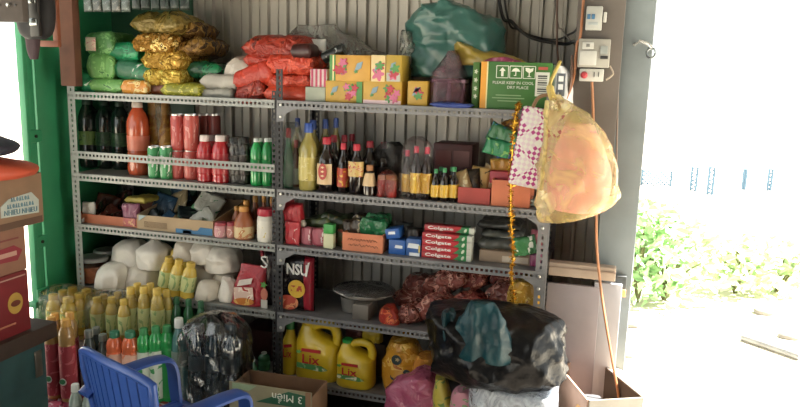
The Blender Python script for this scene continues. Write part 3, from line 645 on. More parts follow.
bagpx([(108, 549, 572), (95, 548, 573), (80, 548, 572), (70, 551, 569), (66, 555, 565)], .10, .05, 'plastic_bag', 'white plastic bag with a dark tag beside the green carton', 'bag', M('cfd2d6', .35, bump=.5), amp=.007, seed=15, floor=zT + .001)
t = thing('paper_label', 'dark label with two white windows on the white plastic bag', 'label', tuple(atY(560, 96, .035)))
MB().box(-.014, .014, -.002, .002, 0, .075).build('card', M('5a626c', .5), t, bevel=.001)
for z in (.03, .057): MB().box(-.008, .008, -.004, -.002, z - .009, z + .009).build('window', M('dfe3e6', .4), t)
# ------------------------------------------------------------------ second shelf, left: drinks
dk = M('12241c', .12, var=.3, coat=.4); dcap = M('1d3a28', .4); dgl = PR(['2c4a30', '3d6038', '1c3522'], 30)
for i, (x0, x1, lbl) in enumerate(((79, 99, 'dark green soda bottle nearest the green wall'), (98, 115, 'dark green soda bottle, second from the green wall'), (113, 129, 'dark green soda bottle just left of the big orange bottle'))):
    bottle('soda', x0, x1, 99 + i, z2, .19, 'soda_bottle', lbl, 'bottle', dk, dcap, PR(['5f7f3a', '32502c', '22402a'], 30) if i == 0 else dgl, 'dark soda bottles')
bottle('soda', 129.5, 148.5, 101.5, z2, .09, 'soda_bottle', 'tall orange red soda bottle with a white cap', 'bottle', M('c4512e', .15, coat=.5), M('c9bcae', .4), M('d9745a', .35))
gcan = PR(['3f9a5a', 'e2ebe2', '2f7f4a'], 30, .3, 0, (1, 1, .5))
for i, (x0, x1, w) in enumerate(((149, 160, 'left'), (161, 172, 'right'))):
    can(x0, x1, 146, z2, .04, 'drink_can', 'green and white drink can under the amber bag, %s one' % w, gcan, 'green drink cans')
for i, (x0, x1, w) in enumerate(((147, 159, 'left'), (160, 173, 'right'))):
    bottle('sauce', x0, x1, 103, z2, .15, 'juice_bottle', 'amber wrapped bottle behind the green cans, %s one' % w, 'bottle', PR(['a8752c', 'c9983c', '7a4f18'], 18, .2, .4), M('b98a3a', .4), None, 'amber bottles')
tag(loft_mb(dense([(0, 0, 0, .05, .03), (.05, 0, 0, .055, .035), (.14, 0, 0, .052, .034), (.2, 0, 0, .045, .03)]), amp=.006, seed=6).build('plastic_wrap', PL('d9a94a', .25)), 'amber plastic wrap around the bottles over the green cans', 'plastic wrap').location = (xat(160, .15, 1.05), .15, z2 + .11)
pcan = PR(['c24a44', 'd8807a', '9a332e', '4f8a6a'], 24, .28, .1, (1, 1, .6)); pcan2 = PR(['c9584e', 'd98a80', 'a33a34'], 24, .28, .1, (1, 1, .6))
k = 0
zc = zat(150, -.3, .06)
rows = [(172, 184, 150, z2), (185, 198, 150, z2), (172, 184, 114, None), (185, 198, 114, None)]
zm = None
for (x0, x1, yt, zs), w in zip(rows, ('lower left', 'lower right', 'upper left', 'upper right')):
    if zs is None: zs = zm
    t = can(x0, x1, yt, zs, .07, 'drink_can', 'tall red and pink drink can, %s of the stacked four' % w, pcan if 'left' in w else pcan2, 'stacked red cans')
    if zm is None: zm = zat(150, t.location.x, .07) + .0005
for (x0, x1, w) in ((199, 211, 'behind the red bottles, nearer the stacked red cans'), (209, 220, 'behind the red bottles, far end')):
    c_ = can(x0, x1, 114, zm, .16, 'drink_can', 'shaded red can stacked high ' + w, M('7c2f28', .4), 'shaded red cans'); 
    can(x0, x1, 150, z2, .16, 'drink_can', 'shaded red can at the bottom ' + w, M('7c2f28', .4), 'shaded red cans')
rb = M('b5252c', .15, coat=.5); 
for x0, x1, w in ((198, 212.5, 'left'), (213, 228.5, 'right')):
    bottle('tea', x0, x1, 135, z2, .05, 'soft_drink_bottle', 'red soft drink bottle with a pale cap, %s of the front pair' % w, 'bottle', rb, M('d8c8c4', .35), M('c03038', .3), 'red drink bottles')
for x0, x1, w in ((206, 218, 'left'), (219, 232, 'right')):
    bottle('tea', x0, x1, 135, z2, .12, 'soft_drink_bottle', 'red soft drink bottle in the second row, %s one' % w, 'bottle', rb, M('c8b4b0', .35), M('b02a32', .3), 'red drink bottles at the back')
for i, (x0, x1, w) in enumerate(((229, 240, 'left'), (240, 251, 'right'))):
    bottle('tea', x0, x1, 137, z2, .07, 'cola_bottle', 'dark cola bottle under clear wrap, %s of two' % w, 'bottle', M('1e1512', .15, coat=.5), M('24201e', .4), M('3a2a26', .3), 'cola bottles')
tag(loft_mb(dense([(0, 0, 0, .048, .038), (.08, 0, 0, .05, .038), (.17, 0, 0, .046, .036), (.185, 0, 0, .03, .02)]), amp=.004, seed=21).build('plastic_wrap', PL('d8d8d4', .04, .1, .5, 10, .3)), 'clear plastic wrap around the dark cola bottles', 'plastic wrap').location = (xat(240, .07, 1.0), .07, z2 + .001)
gb = M('1f9a4a', .12, coat=.5); gcap = M('dfe6df', .4); glab = PR(['2aa355', '9ad0a0', '1a7a3c', 'd8d84a'], 20, .3, 0, (1, 1, .4))
for i, (x0, x1, yc, w) in enumerate(((251, 262.5, .05, 'nearest the cola'), (262, 272, .06, 'by the dark post'), (255, 266, .12, 'in the second row, nearest the cola'), (266, 276, .12, 'in the second row, by the dark post'))):
    bottle('soda', x0, x1, 138, z2, yc, 'lime_soda_bottle', 'green lime soda bottle with a white cap, ' + w, 'bottle', gb, gcap, glab, 'green soda bottles')
# ------------------------------------------------------------------ second shelf, right: sauces and oils
bottle('sauce', 284, 293, 128, z2, .06, 'sauce_bottle', 'small green bottle inside clear plastic at the dark post', 'bottle', M('2a6a44', .2), M('b03034', .4), M('356a4a', .4))
bottle('sauce', 292, 300, 140, z2, .09, 'sauce_bottle', 'small red capped bottle beside the green one in clear plastic', 'bottle', M('5a2420', .2), M('a82a2e', .4), M('9aa090', .4))
tag(loft_mb(dense([(0, 0, 0, .04, .05), (.08, 0, 0, .045, .05), (.2, 0, 0, .038, .045), (.25, 0, 0, .02, .02)]), amp=.007, seed=31).build('plastic_wrap', PL('d0d4cc', .08, .1, .5, 10, .25)), 'crumpled clear plastic around the small green bottle', 'plastic wrap').location = (xat(292, .07, 1.0), .07, z2 + .001)
oilm = M('9f9148', .1, var=.15, coat=.6); olab = PR(['bfae58', 'd8cc86', '8f7a2c'], 40, .3, 0)
blue = M('2f52a8', .4); redc = M('c0263a', .4)
bottle('oil', 299.5, 317.5, 123, z2, .05, 'oil_bottle', 'golden cooking oil bottle with a blue cap at the front', 'bottle', oilm, blue, olab, seg=24)
for i, (x0, x1, yt, yc, w) in enumerate(((292, 303, 118, .20, 'above the clear plastic'), (306, 320, 120, .13, 'right behind the golden oil'), (319, 331, 119, .15, 'behind the first soy bottle'), (330, 341, 118, .17, 'farthest right of the blue caps'))):
    bottle('oil', x0, x1, yt, z2, yc, 'oil_bottle', 'oil bottle with a blue cap standing ' + w, 'bottle', M('857a44', .15, coat=.5), M('2c4790', .4), M('9a9060', .4), 'oil bottles behind')
soy = M('1a0f0c', .1, var=.3, coat=.6); soy2 = M('221410', .12, coat=.5)
slabel = PR(['a8281e', 'c8402c', 'e6cf9a'], 40, .35, 0)
t = bottle('soy', 318, 335, 137, z2, .05, 'soy_sauce_bottle', 'large soy sauce bottle with a red label in a cream border', 'bottle', soy, redc, None, seg=24, front=(1.9, .14, .52, M('d9b98a', .4)))
r_ = max(abs(v.co.y) for v in t.children[0].data.vertices)
decal(t, 'red_panel', 0, .078, r_ * 1.0, .062, -r_ - .005, M('b5281e', .4), 'oval')
for i in range(3): decal(t, 'label_mark', 0, .062 + .016 * i, r_ * .45, .009, -r_ - .0065, M('ead0a0', .5), 'flower')
for i, (x0, x1, yt, yc, w) in enumerate(((327, 340, 135, .12, 'directly behind the large soy bottle'), (338, 350, 135, .16, 'third red cap from the left'), (346, 357, 134, .2, 'far back between the striped label bottles'), (362, 377, 141, .13, 'behind the beige capped bottle'), (376, 391, 142, .17, 'shaded at the right end of the row'))):
    bottle('soy', x0, x1, yt, z2, yc, 'soy_sauce_bottle', 'dark bottle with a red cap ' + w, 'bottle', soy2, M('a02232', .4), M('2c1814', .4), 'dark bottles with red caps')
bottle('soy', 337.5, 349, 143, z2, .05, 'soy_sauce_bottle', 'slim dark bottle with a flame coloured low label', 'bottle', soy, redc, PR(['b8402a', 'd8b03a', 'a02a20'], 30, .35, 0))
bottle('soy', 349, 364, 144, z2, .04, 'soy_sauce_bottle', 'dark bottle with a yellow and red picture label', 'bottle', soy, redc, None, front=(2.6, .36, .66, PR(['c9a860', 'b83a2a', 'e0d0a0', '6a4a2a'], 36, .35, 0)))
bottle('cone', 363, 376.5, 165, z2, .035, 'pepper_bottle', 'small dark bottle with a beige cone label and tan cap', 'bottle', M('241612', .15, coat=.4), M('b57a4a', .45), M('d8b88a', .45))
for x0, x1, w in ((378, 387, 'left'), (386, 397, 'right')):
    bottle('jar', x0, x1, 175, z2, .03, 'chili_jar', 'tiny chili jar in red netting, %s one' % w, 'jar', PR(['a82420', 'c9584a', '6a1614'], 30), M('d09a6a', .4), None, 'tiny chili jars')
tag(loft_mb(dense([(0, 0, 0, .035, .022), (.04, 0, 0, .04, .026), (.08, 0, 0, .034, .022), (.1, 0, 0, .012, .01)]), amp=.005, seed=33).build('plastic_wrap', PL('d04a44', .12)), 'red translucent bag holding the tiny chili jars', 'plastic wrap').location = (xat(387, .03, .95), .03, z2 + .001)
bagpx([(196, 374, 406), (168, 370, 406), (150, 376, 404), (142, 384, 398)], .2, .05, 'plastic_bag', 'dark smoky plastic bag standing behind the tiny chili jars', 'bag', PL('3a3634', .6), amp=.008, seed=37, floor=z2 + .001, crease=.01)
# sauces wrapped in three and red caps
ylab = PR(['d0a42c', 'e6cf5a', '7a4a1a'], 26, .35, 0); pcap = M('d0405a', .35)
for i, (x0, x1, yt, yc, w) in enumerate(((402, 412, 150, .06, 'left'), (410.5, 421, 146, .03, 'middle'), (421, 432, 147, .04, 'right'))):
    bottle('soy', x0, x1, yt, z2, yc, 'chili_sauce_bottle', 'dark sauce bottle with pink red cap and yellow foot label, %s of three' % w, 'bottle', soy, pcap, ylab, 'pink capped sauce bottles')
tag(loft_mb(dense([(0, 0, 0, .062, .035), (.1, 0, 0, .066, .038), (.17, 0, 0, .058, .034), (.2, 0, 0, .05, .03), (.225, 0, 0, .02, .015)]), amp=.006, seed=34).build('plastic_wrap', PL('e8d4d4', .03, .1, .4, 9, .2)), 'clear plastic pulled over the three pink capped sauce bottles', 'plastic wrap').location = (xat(416, .045, 1.0), .045, z2 + .001)
grc = M('3f9a5f', .35)
for i, (x0, x1, yt, yc, w) in enumerate(((431.5, 440, 169, .03, 'left'), (440, 449, 168, .03, 'middle'), (449, 459, 167, .04, 'right'))):
    bottle('soy', x0, x1, yt, z2, yc, 'seasoning_bottle', 'small dark bottle with a green cap, %s of three' % w, 'bottle', soy, grc, ylab, 'green capped bottles')
for i, (x0, x1, w) in enumerate(((436, 446, 'left'), (447, 457, 'right'))):
    bottle('soy', x0, x1, 167, z2, .09, 'seasoning_bottle', 'green capped bottle in the second row, %s one' % w, 'bottle', soy, M('2f7f4c', .35), ylab, 'green capped bottles at the back')
o, w, h = carton_box(431, 144, 470, 206, .18, .13, 'carton', 'dark maroon carton standing behind the green capped bottles', 'carton', M('4a1c1c', .55), zs=z2)
for i in (-1, 1): decal(o, 'red_panel', i * w * .23, h * .72, w * .4, h * .3, -.066, M('5f2422', .5), 'rect')
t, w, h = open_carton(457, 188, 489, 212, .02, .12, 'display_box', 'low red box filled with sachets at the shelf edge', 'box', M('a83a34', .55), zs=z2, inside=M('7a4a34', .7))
c = t.location.x
sm = [PR(['b99a6a', 'd8c8a0', '5a3018', '2a1a12'], 24), PR(['2e2620', '4a3a2c', 'c0a070'], 24), PR(['c09a5a', '3a2a1c', 'd9c9a9'], 20)]
for i in range(5):
    o = weld(pillow_mb(.07, .03, .085, 'y', i + 40, .004).build('snack_sachet', sm[i % 3])); o.location = (c - .04 + .02 * i, .05 + .018 * i, z2 + .03 + .006 * i); o.rotation_euler = (R(-20), R(-25 + 16 * i), 0)
    tag(o, ('cream and brown sachet leaning out of the low red box', 'black sachet in the low red box, second from the left', 'tan sachet in the middle of the low red box', 'brown cream sachet behind the middle one in the red box', 'dark sachet at the back right of the red box')[i], 'sachet', 'sachets in the red box')
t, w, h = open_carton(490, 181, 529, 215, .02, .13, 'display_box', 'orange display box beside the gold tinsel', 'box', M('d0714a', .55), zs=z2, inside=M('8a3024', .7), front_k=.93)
c = t.location.x
o, w, h = carton_box(489, 172, 521, 184, .06, .09, 'carton', 'crimson packet top standing inside the orange box', 'packet', M('a82838', .5))
cl = [PR(['2f8a5a', '8ac06a', '3a70b0', 'c9d070'], 30), PR(['3a7a4a', '4a90c0', 'b9c05a'], 26), PR(['b07a2c', 'd8b04a', '8a3a20'], 30), PR(['1f4f8a', '3a8ac0', '5aa04a'], 30), PR(['7a4a24', 'c08a3a', '4a2a14'], 30)]
lbs = ('green and blue snack packet leaning left above the orange box', 'green striped snack packet at the top of the bunch', 'gold snack packet low in the bunch behind the tinsel', 'blue snack packet in the middle of the bunch', 'brown gold snack packet at the right of the bunch')
for i, (px0, py0, px1, py1, ro) in enumerate(((481, 138, 508, 156, 12), (482, 126, 516, 146, 24), (490, 158, 514, 176, -6), (494, 143, 517, 160, 8), (508, 118, 528, 150, -18))):
    pack(px0, py0, px1, py1, .07 + .015 * i, .04, 'snack_packet', lbs[i], 'packet', cl[i], axis='y', rot=R(ro), group='bunch of snack packets')
tag(weld(pillow_mb(.09, .06, .035, 'z', 52, .006).build('plastic_packet', PL('b9d0cc', .7))), 'pale clear packet lying on the shelf right of the orange box', 'packet').location = (xat(531, .06, z2), .06, z2)
# woven fan bag hanging
p0 = atY(530, 188, -.05)
t = thing('woven_bag', 'magenta and white woven plastic bag hanging by the rack end', 'bag', tuple(p0), 0, None, 0, R(8))
hb = (zat(108, p0.x, -.05) - p0.z)
mb = MB().box(-.076, .076, -.012, .012, 0, hb); mb.build('woven_body', CHECK('b02a80', 'dedcd6', 'd8c4d0', 84), t, bevel=.010)
MB().tube(spline([(-.045, 0, hb - .005), (-.03, 0, hb + .035), (.015, 0, hb + .045), (.05, 0, hb - .003)], 8), .006).build('handle', M('8a6a4a', .6), t)
# gold tinsel
rr = random.Random(5); mb = MB(); top = atY(519, 103, -.035); bot = atY(510, 302, -.035)
mid = [atY(x, y, -.035) for x, y in ((519, 103), (514, 125), (512, 160), (511, 190), (511, 220), (513, 250), (512, 275), (514, 302))]
path = spline(mid, 12)
for p in path:
    for k in range(9):
        a = rr.random() * 6.28; b = rr.uniform(-.8, .8); d_ = Vector((math.cos(a) * math.cos(b), math.sin(a) * math.cos(b), math.sin(b))); L_ = rr.uniform(.008, .017)
        s_ = d_.cross(Vector((rr.random(), rr.random(), rr.random()))).normalized() * .0022
        o_ = p + Vector((0, 0, rr.uniform(-.008, .008)))
        mb.add([o_ - s_, o_ + s_, o_ + s_ * .8 + d_ * L_, o_ - s_ * .8 + d_ * L_], [(0, 1, 2, 3)])
mb.tube(path, .0022, 5)
tag(mb.build('tinsel_garland', M('d8a42a', .25, .75, var=.3, scale=90), smooth=False), 'gold tinsel garland hanging down the end of the rack', 'garland')
# yellow hanging bag
hm = bagpx([(210, 554, 598), (197, 549, 610), (170, 550, 611), (145, 557, 604), (124, 568, 592)], -.12, .066, 'pink_bundle', 'pink goods showing through the yellow hanging bag', 'bundle', M('eea0b4', .6, var=.2, scale=6, bump=.3), amp=.008, seed=61)
bagpx([(220, 543, 560, .5), (213, 541, 590), (203, 538.5, 612), (185, 538.5, 617.5), (165, 540, 617), (148, 542, 612), (130, 545, 602), (115, 547, 588, .8), (106, 548, 575, .55), (100, 549, 562, .4), (95, 551, 558, .3)], -.12, .095, 'hanging_bag', 'yellow translucent plastic bag hanging at the end of the racks', 'bag', PL('f0e08e', .36, .2, .8, 9, .3), amp=.006, seed=62, e=2.2, pleat=.02, npl=11, crease=.014)
o = bpy.data.objects['hanging_bag.001']
rel = lambda px, py, Y: atY(px, py, Y) - o.location
MB().tube(spline([rel(553, 99, -.12), rel(550, 85, -.10), rel(556, 70, -.04), rel(560, 62, .02)], 8), [.012] * 8 + [.006] * 17).build('knotted_handle', M('c9b05a', .45, bump=.4), o)
MB().tube(spline([rel(547, 101, -.17), rel(546, 118, -.19), rel(545, 150, -.19), rel(541, 190, -.17)], 8), .007).build('side_fold', PL('f0dc90', .7, .2), o)
# ------------------------------------------------------------------ third shelf, left
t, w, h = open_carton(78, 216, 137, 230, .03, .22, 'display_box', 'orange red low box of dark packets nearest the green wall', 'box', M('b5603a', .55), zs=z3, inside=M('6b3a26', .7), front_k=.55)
decal(t, 'picture_print', w*.38, h*.55, w*.2, h*.9, -.1115, PR(['a83a3a', 'c98a5a', '6a3a5a'], 30), 'rect'); decal(t, 'pale_corner', -w*.44, h*.3, w*.1, h*.5, -.1115, M('d8d0c4', .5), 'tri')
dm = [PR(['3a1a18', '5a2a20', '2a1210'], 18, .25, .6), PR(['4a2218', '6a3a2a', '2e1512', 'a08a7a'], 22, .25, .6), PR(['5a2a20', 'a08070', '3a1814'], 12, .25, .6)]
lb_ = ('dark brown packet at the wall end of the orange red box', 'maroon packet standing second from the wall in the orange red box', 'dark packet leaning in the middle of the orange red box', 'brown packet lying across the front of the orange red box', 'dark packet with a pale stripe at the right of the orange red box', 'blackish packet at the back of the orange red box', 'reddish brown packet highest in the orange red box')
for i, (px, py, Y, w_, h_, rx, ry, rz) in enumerate(((88, 222, .10, .10, .07, -50, -20, 20), (98, 219, .12, .11, .09, -35, -35, -10), (110, 221, .09, .11, .08, -55, 25, 15), (118, 222, .06, .10, .06, -60, -12, 30), (127, 219, .08, .09, .08, -40, 30, -25), (104, 214, .18, .12, .09, -20, 10, 5), (120, 212, .19, .12, .10, -30, -20, -12))):
    sachet(px, py, Y, w_, h_, rx, ry, rz, 'biscuit_packet', lb_[i], 'packet', dm[i % 3], 'dark packets in the red box', .022, i + 60, .007)
tag(weld(pillow_mb(.06, .03, .055, 'y', 8, .004).build('white_packet', PR(['d0ccc4', 'b8b0a8', '8a8480'], 20))), 'small white packet at the corner of the orange red box', 'packet').location = tuple(atY(87, 215, .04) + Vector((0, .015, 0)))
o = pack(124, 196, 145, 204, .07, .12, 'biscuit_packet', 'dull yellow packet lying between the two boxes', 'packet', M('a8973c', .5, bump=.2))
o = pack(122, 203, 138, 224, .045, .03, 'biscuit_packet', 'mauve packet standing beside the yellow one', 'packet', PR(['8a4a66', 'b07a8a', '5a2a40'], 24), axis='y')
# printed carton of sachets
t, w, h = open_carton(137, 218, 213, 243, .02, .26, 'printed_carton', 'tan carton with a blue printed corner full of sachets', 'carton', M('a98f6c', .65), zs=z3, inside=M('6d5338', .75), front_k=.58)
f = -.1315; bluep = M('2f6f9f', .5)
decal(t, 'blue_print', w*.3, h*.28, w*.38, h*.5, f, bluep, [(-.5, -.5), (.5, -.5), (.5, .45), (.1, .5), (.0, .0), (-.5, -.1)]); decal(t, 'blue_print', w*.12, h*.16, w*.2, h*.28, f, bluep, 'rect')
decal(t, 'pale_blue_corner', -w*.42, h*.78, w*.1, h*.4, f, M('9ab0b4', .5), 'tri', 3.14)
for i in range(6): decal(t, 'small_print', -w*.25, h*(.2 + .07*i), w*.3, h*.018, f, M('8a7050', .6), 'rect')
sc = [PR(['2a4a66', '3f6f8f', 'd0d0c8', '1c2a30'], 18), PR(['1e2a2c', '3a5a4a', 'c9cfc4', '7a9aa0'], 18), PR(['c4c4b8', '4a8a5a', 'dcdcd4', '2a5a6a'], 18), PR(['8a7a5a', 'c0b08a', '3a4a54'], 18)]
pos = ['at the left rim', 'left of centre near the front', 'hanging over the front rim', 'near the front right', 'at the right rim', 'at the back left', 'at the back centre', 'at the back right', 'on top of the heap', 'highest at the back']
cols_ = ['dark blue', 'black and blue', 'pale', 'blue and white', 'green and white', 'dark grey', 'tan', 'green striped white', 'blue grey', 'beige']
for i, (px, py, Y, w_, h_, rx, ry, rz) in enumerate(((152, 224, .07, .09, .07, -48, -30, 30), (163, 226, .07, .09, .075, -50, 20, -20), (172, 230, .04, .085, .07, -62, 40, 10), (187, 231, .06, .10, .07, -55, -18, -30), (205, 226, .09, .10, .08, -40, -35, 20), (160, 216, .15, .10, .10, -25, 15, 10), (178, 212, .17, .10, .10, -30, -22, -8), (203, 214, .16, .11, .10, -35, 25, 14), (190, 219, .11, .10, .08, -60, 12, 40), (184, 206, .22, .10, .11, -20, -30, 0))):
    sachet(px, py, Y, w_, h_, rx, ry, rz, 'coffee_sachet', '%s sachet %s of the tan carton' % (cols_[i], pos[i]), 'sachet', sc[(i * 3 + 1) % 4 if i != 4 else 2], 'sachets in the tan carton', .016, i + 80, .006)
# jars and bottles right end
for x0, x1, yt, yc, lb_, m1 in ((215, 226, 222, .03, 'pink tin with a red lid right of the tan carton', 'c98a90'), (227, 237, 222, .04, 'pinkish tin second from the tan carton', 'b97a70'), ):
    bottle('jar', x0, x1, yt, z3, yc, 'spice_tin', lb_, 'tin', M(m1, .4), M('a83a48', .4), PR([m1, 'e0c0b8', 'b05a5a'], 40, .4, 0))
bottle('sauce', 235, 253, 206, z3, .04, 'spice_bottle', 'squat bottle with an orange cap and cream label at the front', 'bottle', M('a05a34', .3), M('c98a3a', .4), PR(['c9b080', 'b8703c', 'e0d0a4'], 30, .4, 0))
for i, (x0, x1, yt, yc, lb_) in enumerate(((241, 252, 200, .1, 'amber capped spice bottle right behind the squat bottle'), (232, 242, 206, .12, 'amber capped spice bottle left behind the squat bottle'), (251, 260, 196, .14, 'rusty bottle in the back row left of the white tub'), (260, 268, 196, .14, 'amber capped bottle behind the white tub'), (268, 276, 197, .15, 'amber capped bottle against the dark post'))):
    bottle('sauce', x0, x1, yt, z3, yc, 'spice_bottle', lb_, 'bottle', M('8a4a2c', .3), M('c08434', .4), PR(['b08a5a', '9a4a2c', 'd0b080'], 30, .4, 0), 'spice bottles')
bottle('jar', 258, 276, 208, z3, .04, 'plastic_tub', 'white tub with a red lid by the dark post', 'tub', M('d0ccc0', .35), M('b8283c', .35), PR(['d4d0c4', 'd8d4c8', 'c8b03c', '5a8a4a'], 26, .4, 0))
# ------------------------------------------------------------------ third shelf, right
redp = PR(['b0202a', 'c8303a', '7a141c', 'd8a060'], 16)
pack(283, 202, 300, 249, .03, .05, 'ketchup_pouch', 'red pouch with an orange spout at the left end of the shelf', 'pouch', redp, axis='y', zs=z3)
bottle('sauce', 286, 297, 200, z3 + .0, .11, 'chili_bottle', 'chili bottle with a red tip behind the red pouch', 'bottle', M('c85a2a', .3), M('b8202a', .4), None)
bottle('sauce', 294, 304, 204, z3 + .0, .16, 'chili_bottle', 'dark chili bottle with a pink red tip further back', 'bottle', M('5a201c', .3), M('c0304a', .4), None)
pack(285, 222, 299, 249, .012, .012, 'red_packet', 'little red and white packet in front of the red pouch', 'packet', PR(['b82a34', 'd8c0bc', 'a01e28'], 22), axis='y', zs=z3)
pack(299, 227, 312, 252, .03, .04, 'candy_packet', 'pink and white packet standing left of the green capped carton', 'packet', PR(['b05a68', 'd8c0c0', '8a3a48'], 16), axis='y', zs=z3)
pack(311, 228, 325, 252, .03, .04, 'candy_packet', 'pink packet with white swirls next to the green capped carton', 'packet', PR(['a84a5a', 'e0d0d0', '983a4a'], 18), axis='y', zs=z3)
tag(MB().lathe([(.004, 0), (.012, .006), (.014, .014), (.010, .024), (.003, .028)], 12).build('garlic_bulb', M('b8b0a0', .6)), 'tiny pale ball on the pink packets', 'ball').location = tuple(atY(303, 227, .05))
o, w, h = carton_box(323, 234, 333, 254, .015, .03, 'milk_carton', 'slim cream carton with a bright green upper part', 'carton', M('cfd0a8', .5), zs=z3)
tag(MB().box(-w/2, w/2, -.015, .015, 0, .036).build('green_box', M('3fa04a', .45), bevel=.003), 'bright green box top on the slim cream carton', 'box').location = o.location + Vector((0, 0, h + .0005))
dg = [PR(['3a4a2a', '5f6a3a', '8a5a34', '28321c'], 18), PR(['2a3a24', '6a5a34', 'a08a5a'], 18), PR(['4a4a2a', '8a3a2a', '2e3a1e'], 18)]
for i, (px0, py0, px1, py1, yf, ro, lb_) in enumerate(((302, 216, 330, 230, .09, -8, 'olive packet lying on the pink packets'), (318, 213, 344, 226, .1, 10, 'dark olive packet with tan print on top'), (333, 226, 345, 250, .06, 70, 'dark green packet standing left of the orange box'), (330, 216, 352, 232, .12, -25, 'dim green brown packet behind the cream carton'))):
    pack(px0, py0, px1, py1, yf, .1, 'tea_packet', lb_, 'packet', dg[i % 3], rot=R(ro if abs(ro) < 40 else 8), group='olive packets')
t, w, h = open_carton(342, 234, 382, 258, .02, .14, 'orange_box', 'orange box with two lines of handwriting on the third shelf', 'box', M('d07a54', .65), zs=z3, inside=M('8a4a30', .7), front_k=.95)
f = -.0715; ink = M('4a2418', .6)
scribble(t, -.36*w, .36*w, h*.64, h*.17, f, ink, 3, 10); scribble(t, -.34*w, .38*w, h*.34, h*.15, f, ink, 4, 9)
gk = [PR(['1f6a3f', '2f8a54', '14402a', '9aa08a'], 18, .2, .5), PR(['2a7a4a', '184a2c', '3f9a64'], 16, .2, .5), PR(['3a2a1c', 'b0a07a', '7a2a24'], 18)]
for i, (px0, py0, px1, py1, yf, ro, lb_) in enumerate(((345, 219, 364, 238, .06, -15, 'black and cream packet at the left inside the orange box'), (358, 218, 384, 238, .05, 8, 'crumpled emerald packet in front inside the orange box'), (350, 214, 372, 226, .11, 14, 'dark packet with a pale stripe on top of the orange box'), (364, 214, 388, 228, .1, -6, 'dark emerald packet at the back of the orange box'))):
    pack(px0, py0, px1, py1, yf, .06, 'spice_packet', lb_, 'packet', gk[(2, 0, 2, 1)[i]], axis='z', rot=R(ro), group='packets in the orange box', amp=.01)
bb = M('1f57a8', .4); wl = M('d4dae0', .4)
o, w, h = carton_box(388, 240, 405, 260, .03, .07, 'soap_box', 'bright blue box standing lowest left of the toothpaste', 'box', bb, zs=z3); decal(o, 'white_mark', .1*w, h*.55, w*.45, h*.22, -.0355, wl, [(-.5, -.4), (.5, -.5), (.5, .4), (-.4, .5)])
hh = h
o, w, h = carton_box(386, 229, 400, 240, .035, .07, 'soap_box', 'blue box tilted on top of the lower blue box', 'box', bb, zs=z3 + hh + .002, ry=R(-10)); decal(o, 'white_mark', -.05*w, h*.6, w*.5, h*.3, -.0355, wl, [(-.5, -.4), (.5, -.5), (.5, .4), (-.4, .5)])
o, w, h = carton_box(405.5, 239, 420, 262, .03, .07, 'soap_box', 'blue and white box right beside the toothpaste stack', 'box', M('2a5aa0', .4), zs=z3); decal(o, 'white_mark', 0, h*.6, w*.8, h*.3, -.0355, wl, [(-.5, -.4), (.5, -.5), (.5, .4), (-.4, .5)]); decal(o, 'white_mark', .1*w, h*.12, w*.7, h*.18, -.0355, wl, 'rect'); decal(o, 'yellow_mark', .42*w, h*.45, w*.12, h*.4, -.036, M('c9b060', .5), 'rect')
tag(weld(pillow_mb(.07, .06, .07, 'y', 3, .006).build('dark_bag', M('3a3c3a', .35, bump=.5))), 'dark crumpled bag behind the blue boxes', 'bag').location = tuple(atY(404, 240, .13))
tag(weld(pillow_mb(.06, .05, .05, 'y', 6, .006).build('dark_bag', M('2a2420', .4, bump=.5))), 'small blackish bag peeking between blue boxes and toothpaste', 'bag').location = tuple(atY(414, 240, .10))
# toothpaste boxes
rc = M('b8242e', .4); gc = M('1f7a3f', .4); ec = M('b7b9ae', .45); wl2 = M('e6e2de', .4)
tp = None; zz = z3; x_l = atY(422, 240, .03).x; x_r = atY(472, 240, .03).x
hs = (zat(232, x_l, .03) - z3) / 4
lbl = ['lowest toothpaste box of the stack, right on the shelf', 'second toothpaste box from the bottom of the stack', 'third toothpaste box from the bottom of the stack', 'fourth toothpaste box, uppermost with readable lettering', 'shaded toothpaste box lying on top of the stack']
for i in range(5):
    W_ = x_r - x_l; hx = hs * .97
    o = MB().box(-W_/2, W_*.24, -.02, .02, 0, hx).build('toothpaste_box', rc, bevel=.0015); tag(o, 'red and green ' + lbl[i], 'box')
    o.location = ((x_l + x_r)/2, (.05, .05, .051, .05, .08)[i], zz); zz += hs
    MB().box(W_*.24, W_*.40, -.02, .02, 0, hx).build('green_section', gc, o, bevel=.001); MB().box(W_*.40, W_*.5, -.02, .02, 0, hx).build('silver_end', ec, o, bevel=.001)
    decal(o, 'green_wedge', W_*.2, hx/2, W_*.14, hx*.8, -.0205, gc, 'tri'); decal(o, 'pale_leaf', W_*.33, hx*.5, W_*.05, hx*.7, -.0205, M('c0ccb8', .5), 'oval', -.5)
    text(o, 'Colgate', W_*.52, hx*.66, (-W_*.17, -.0208, hx*.52), wl2, bold=.02)
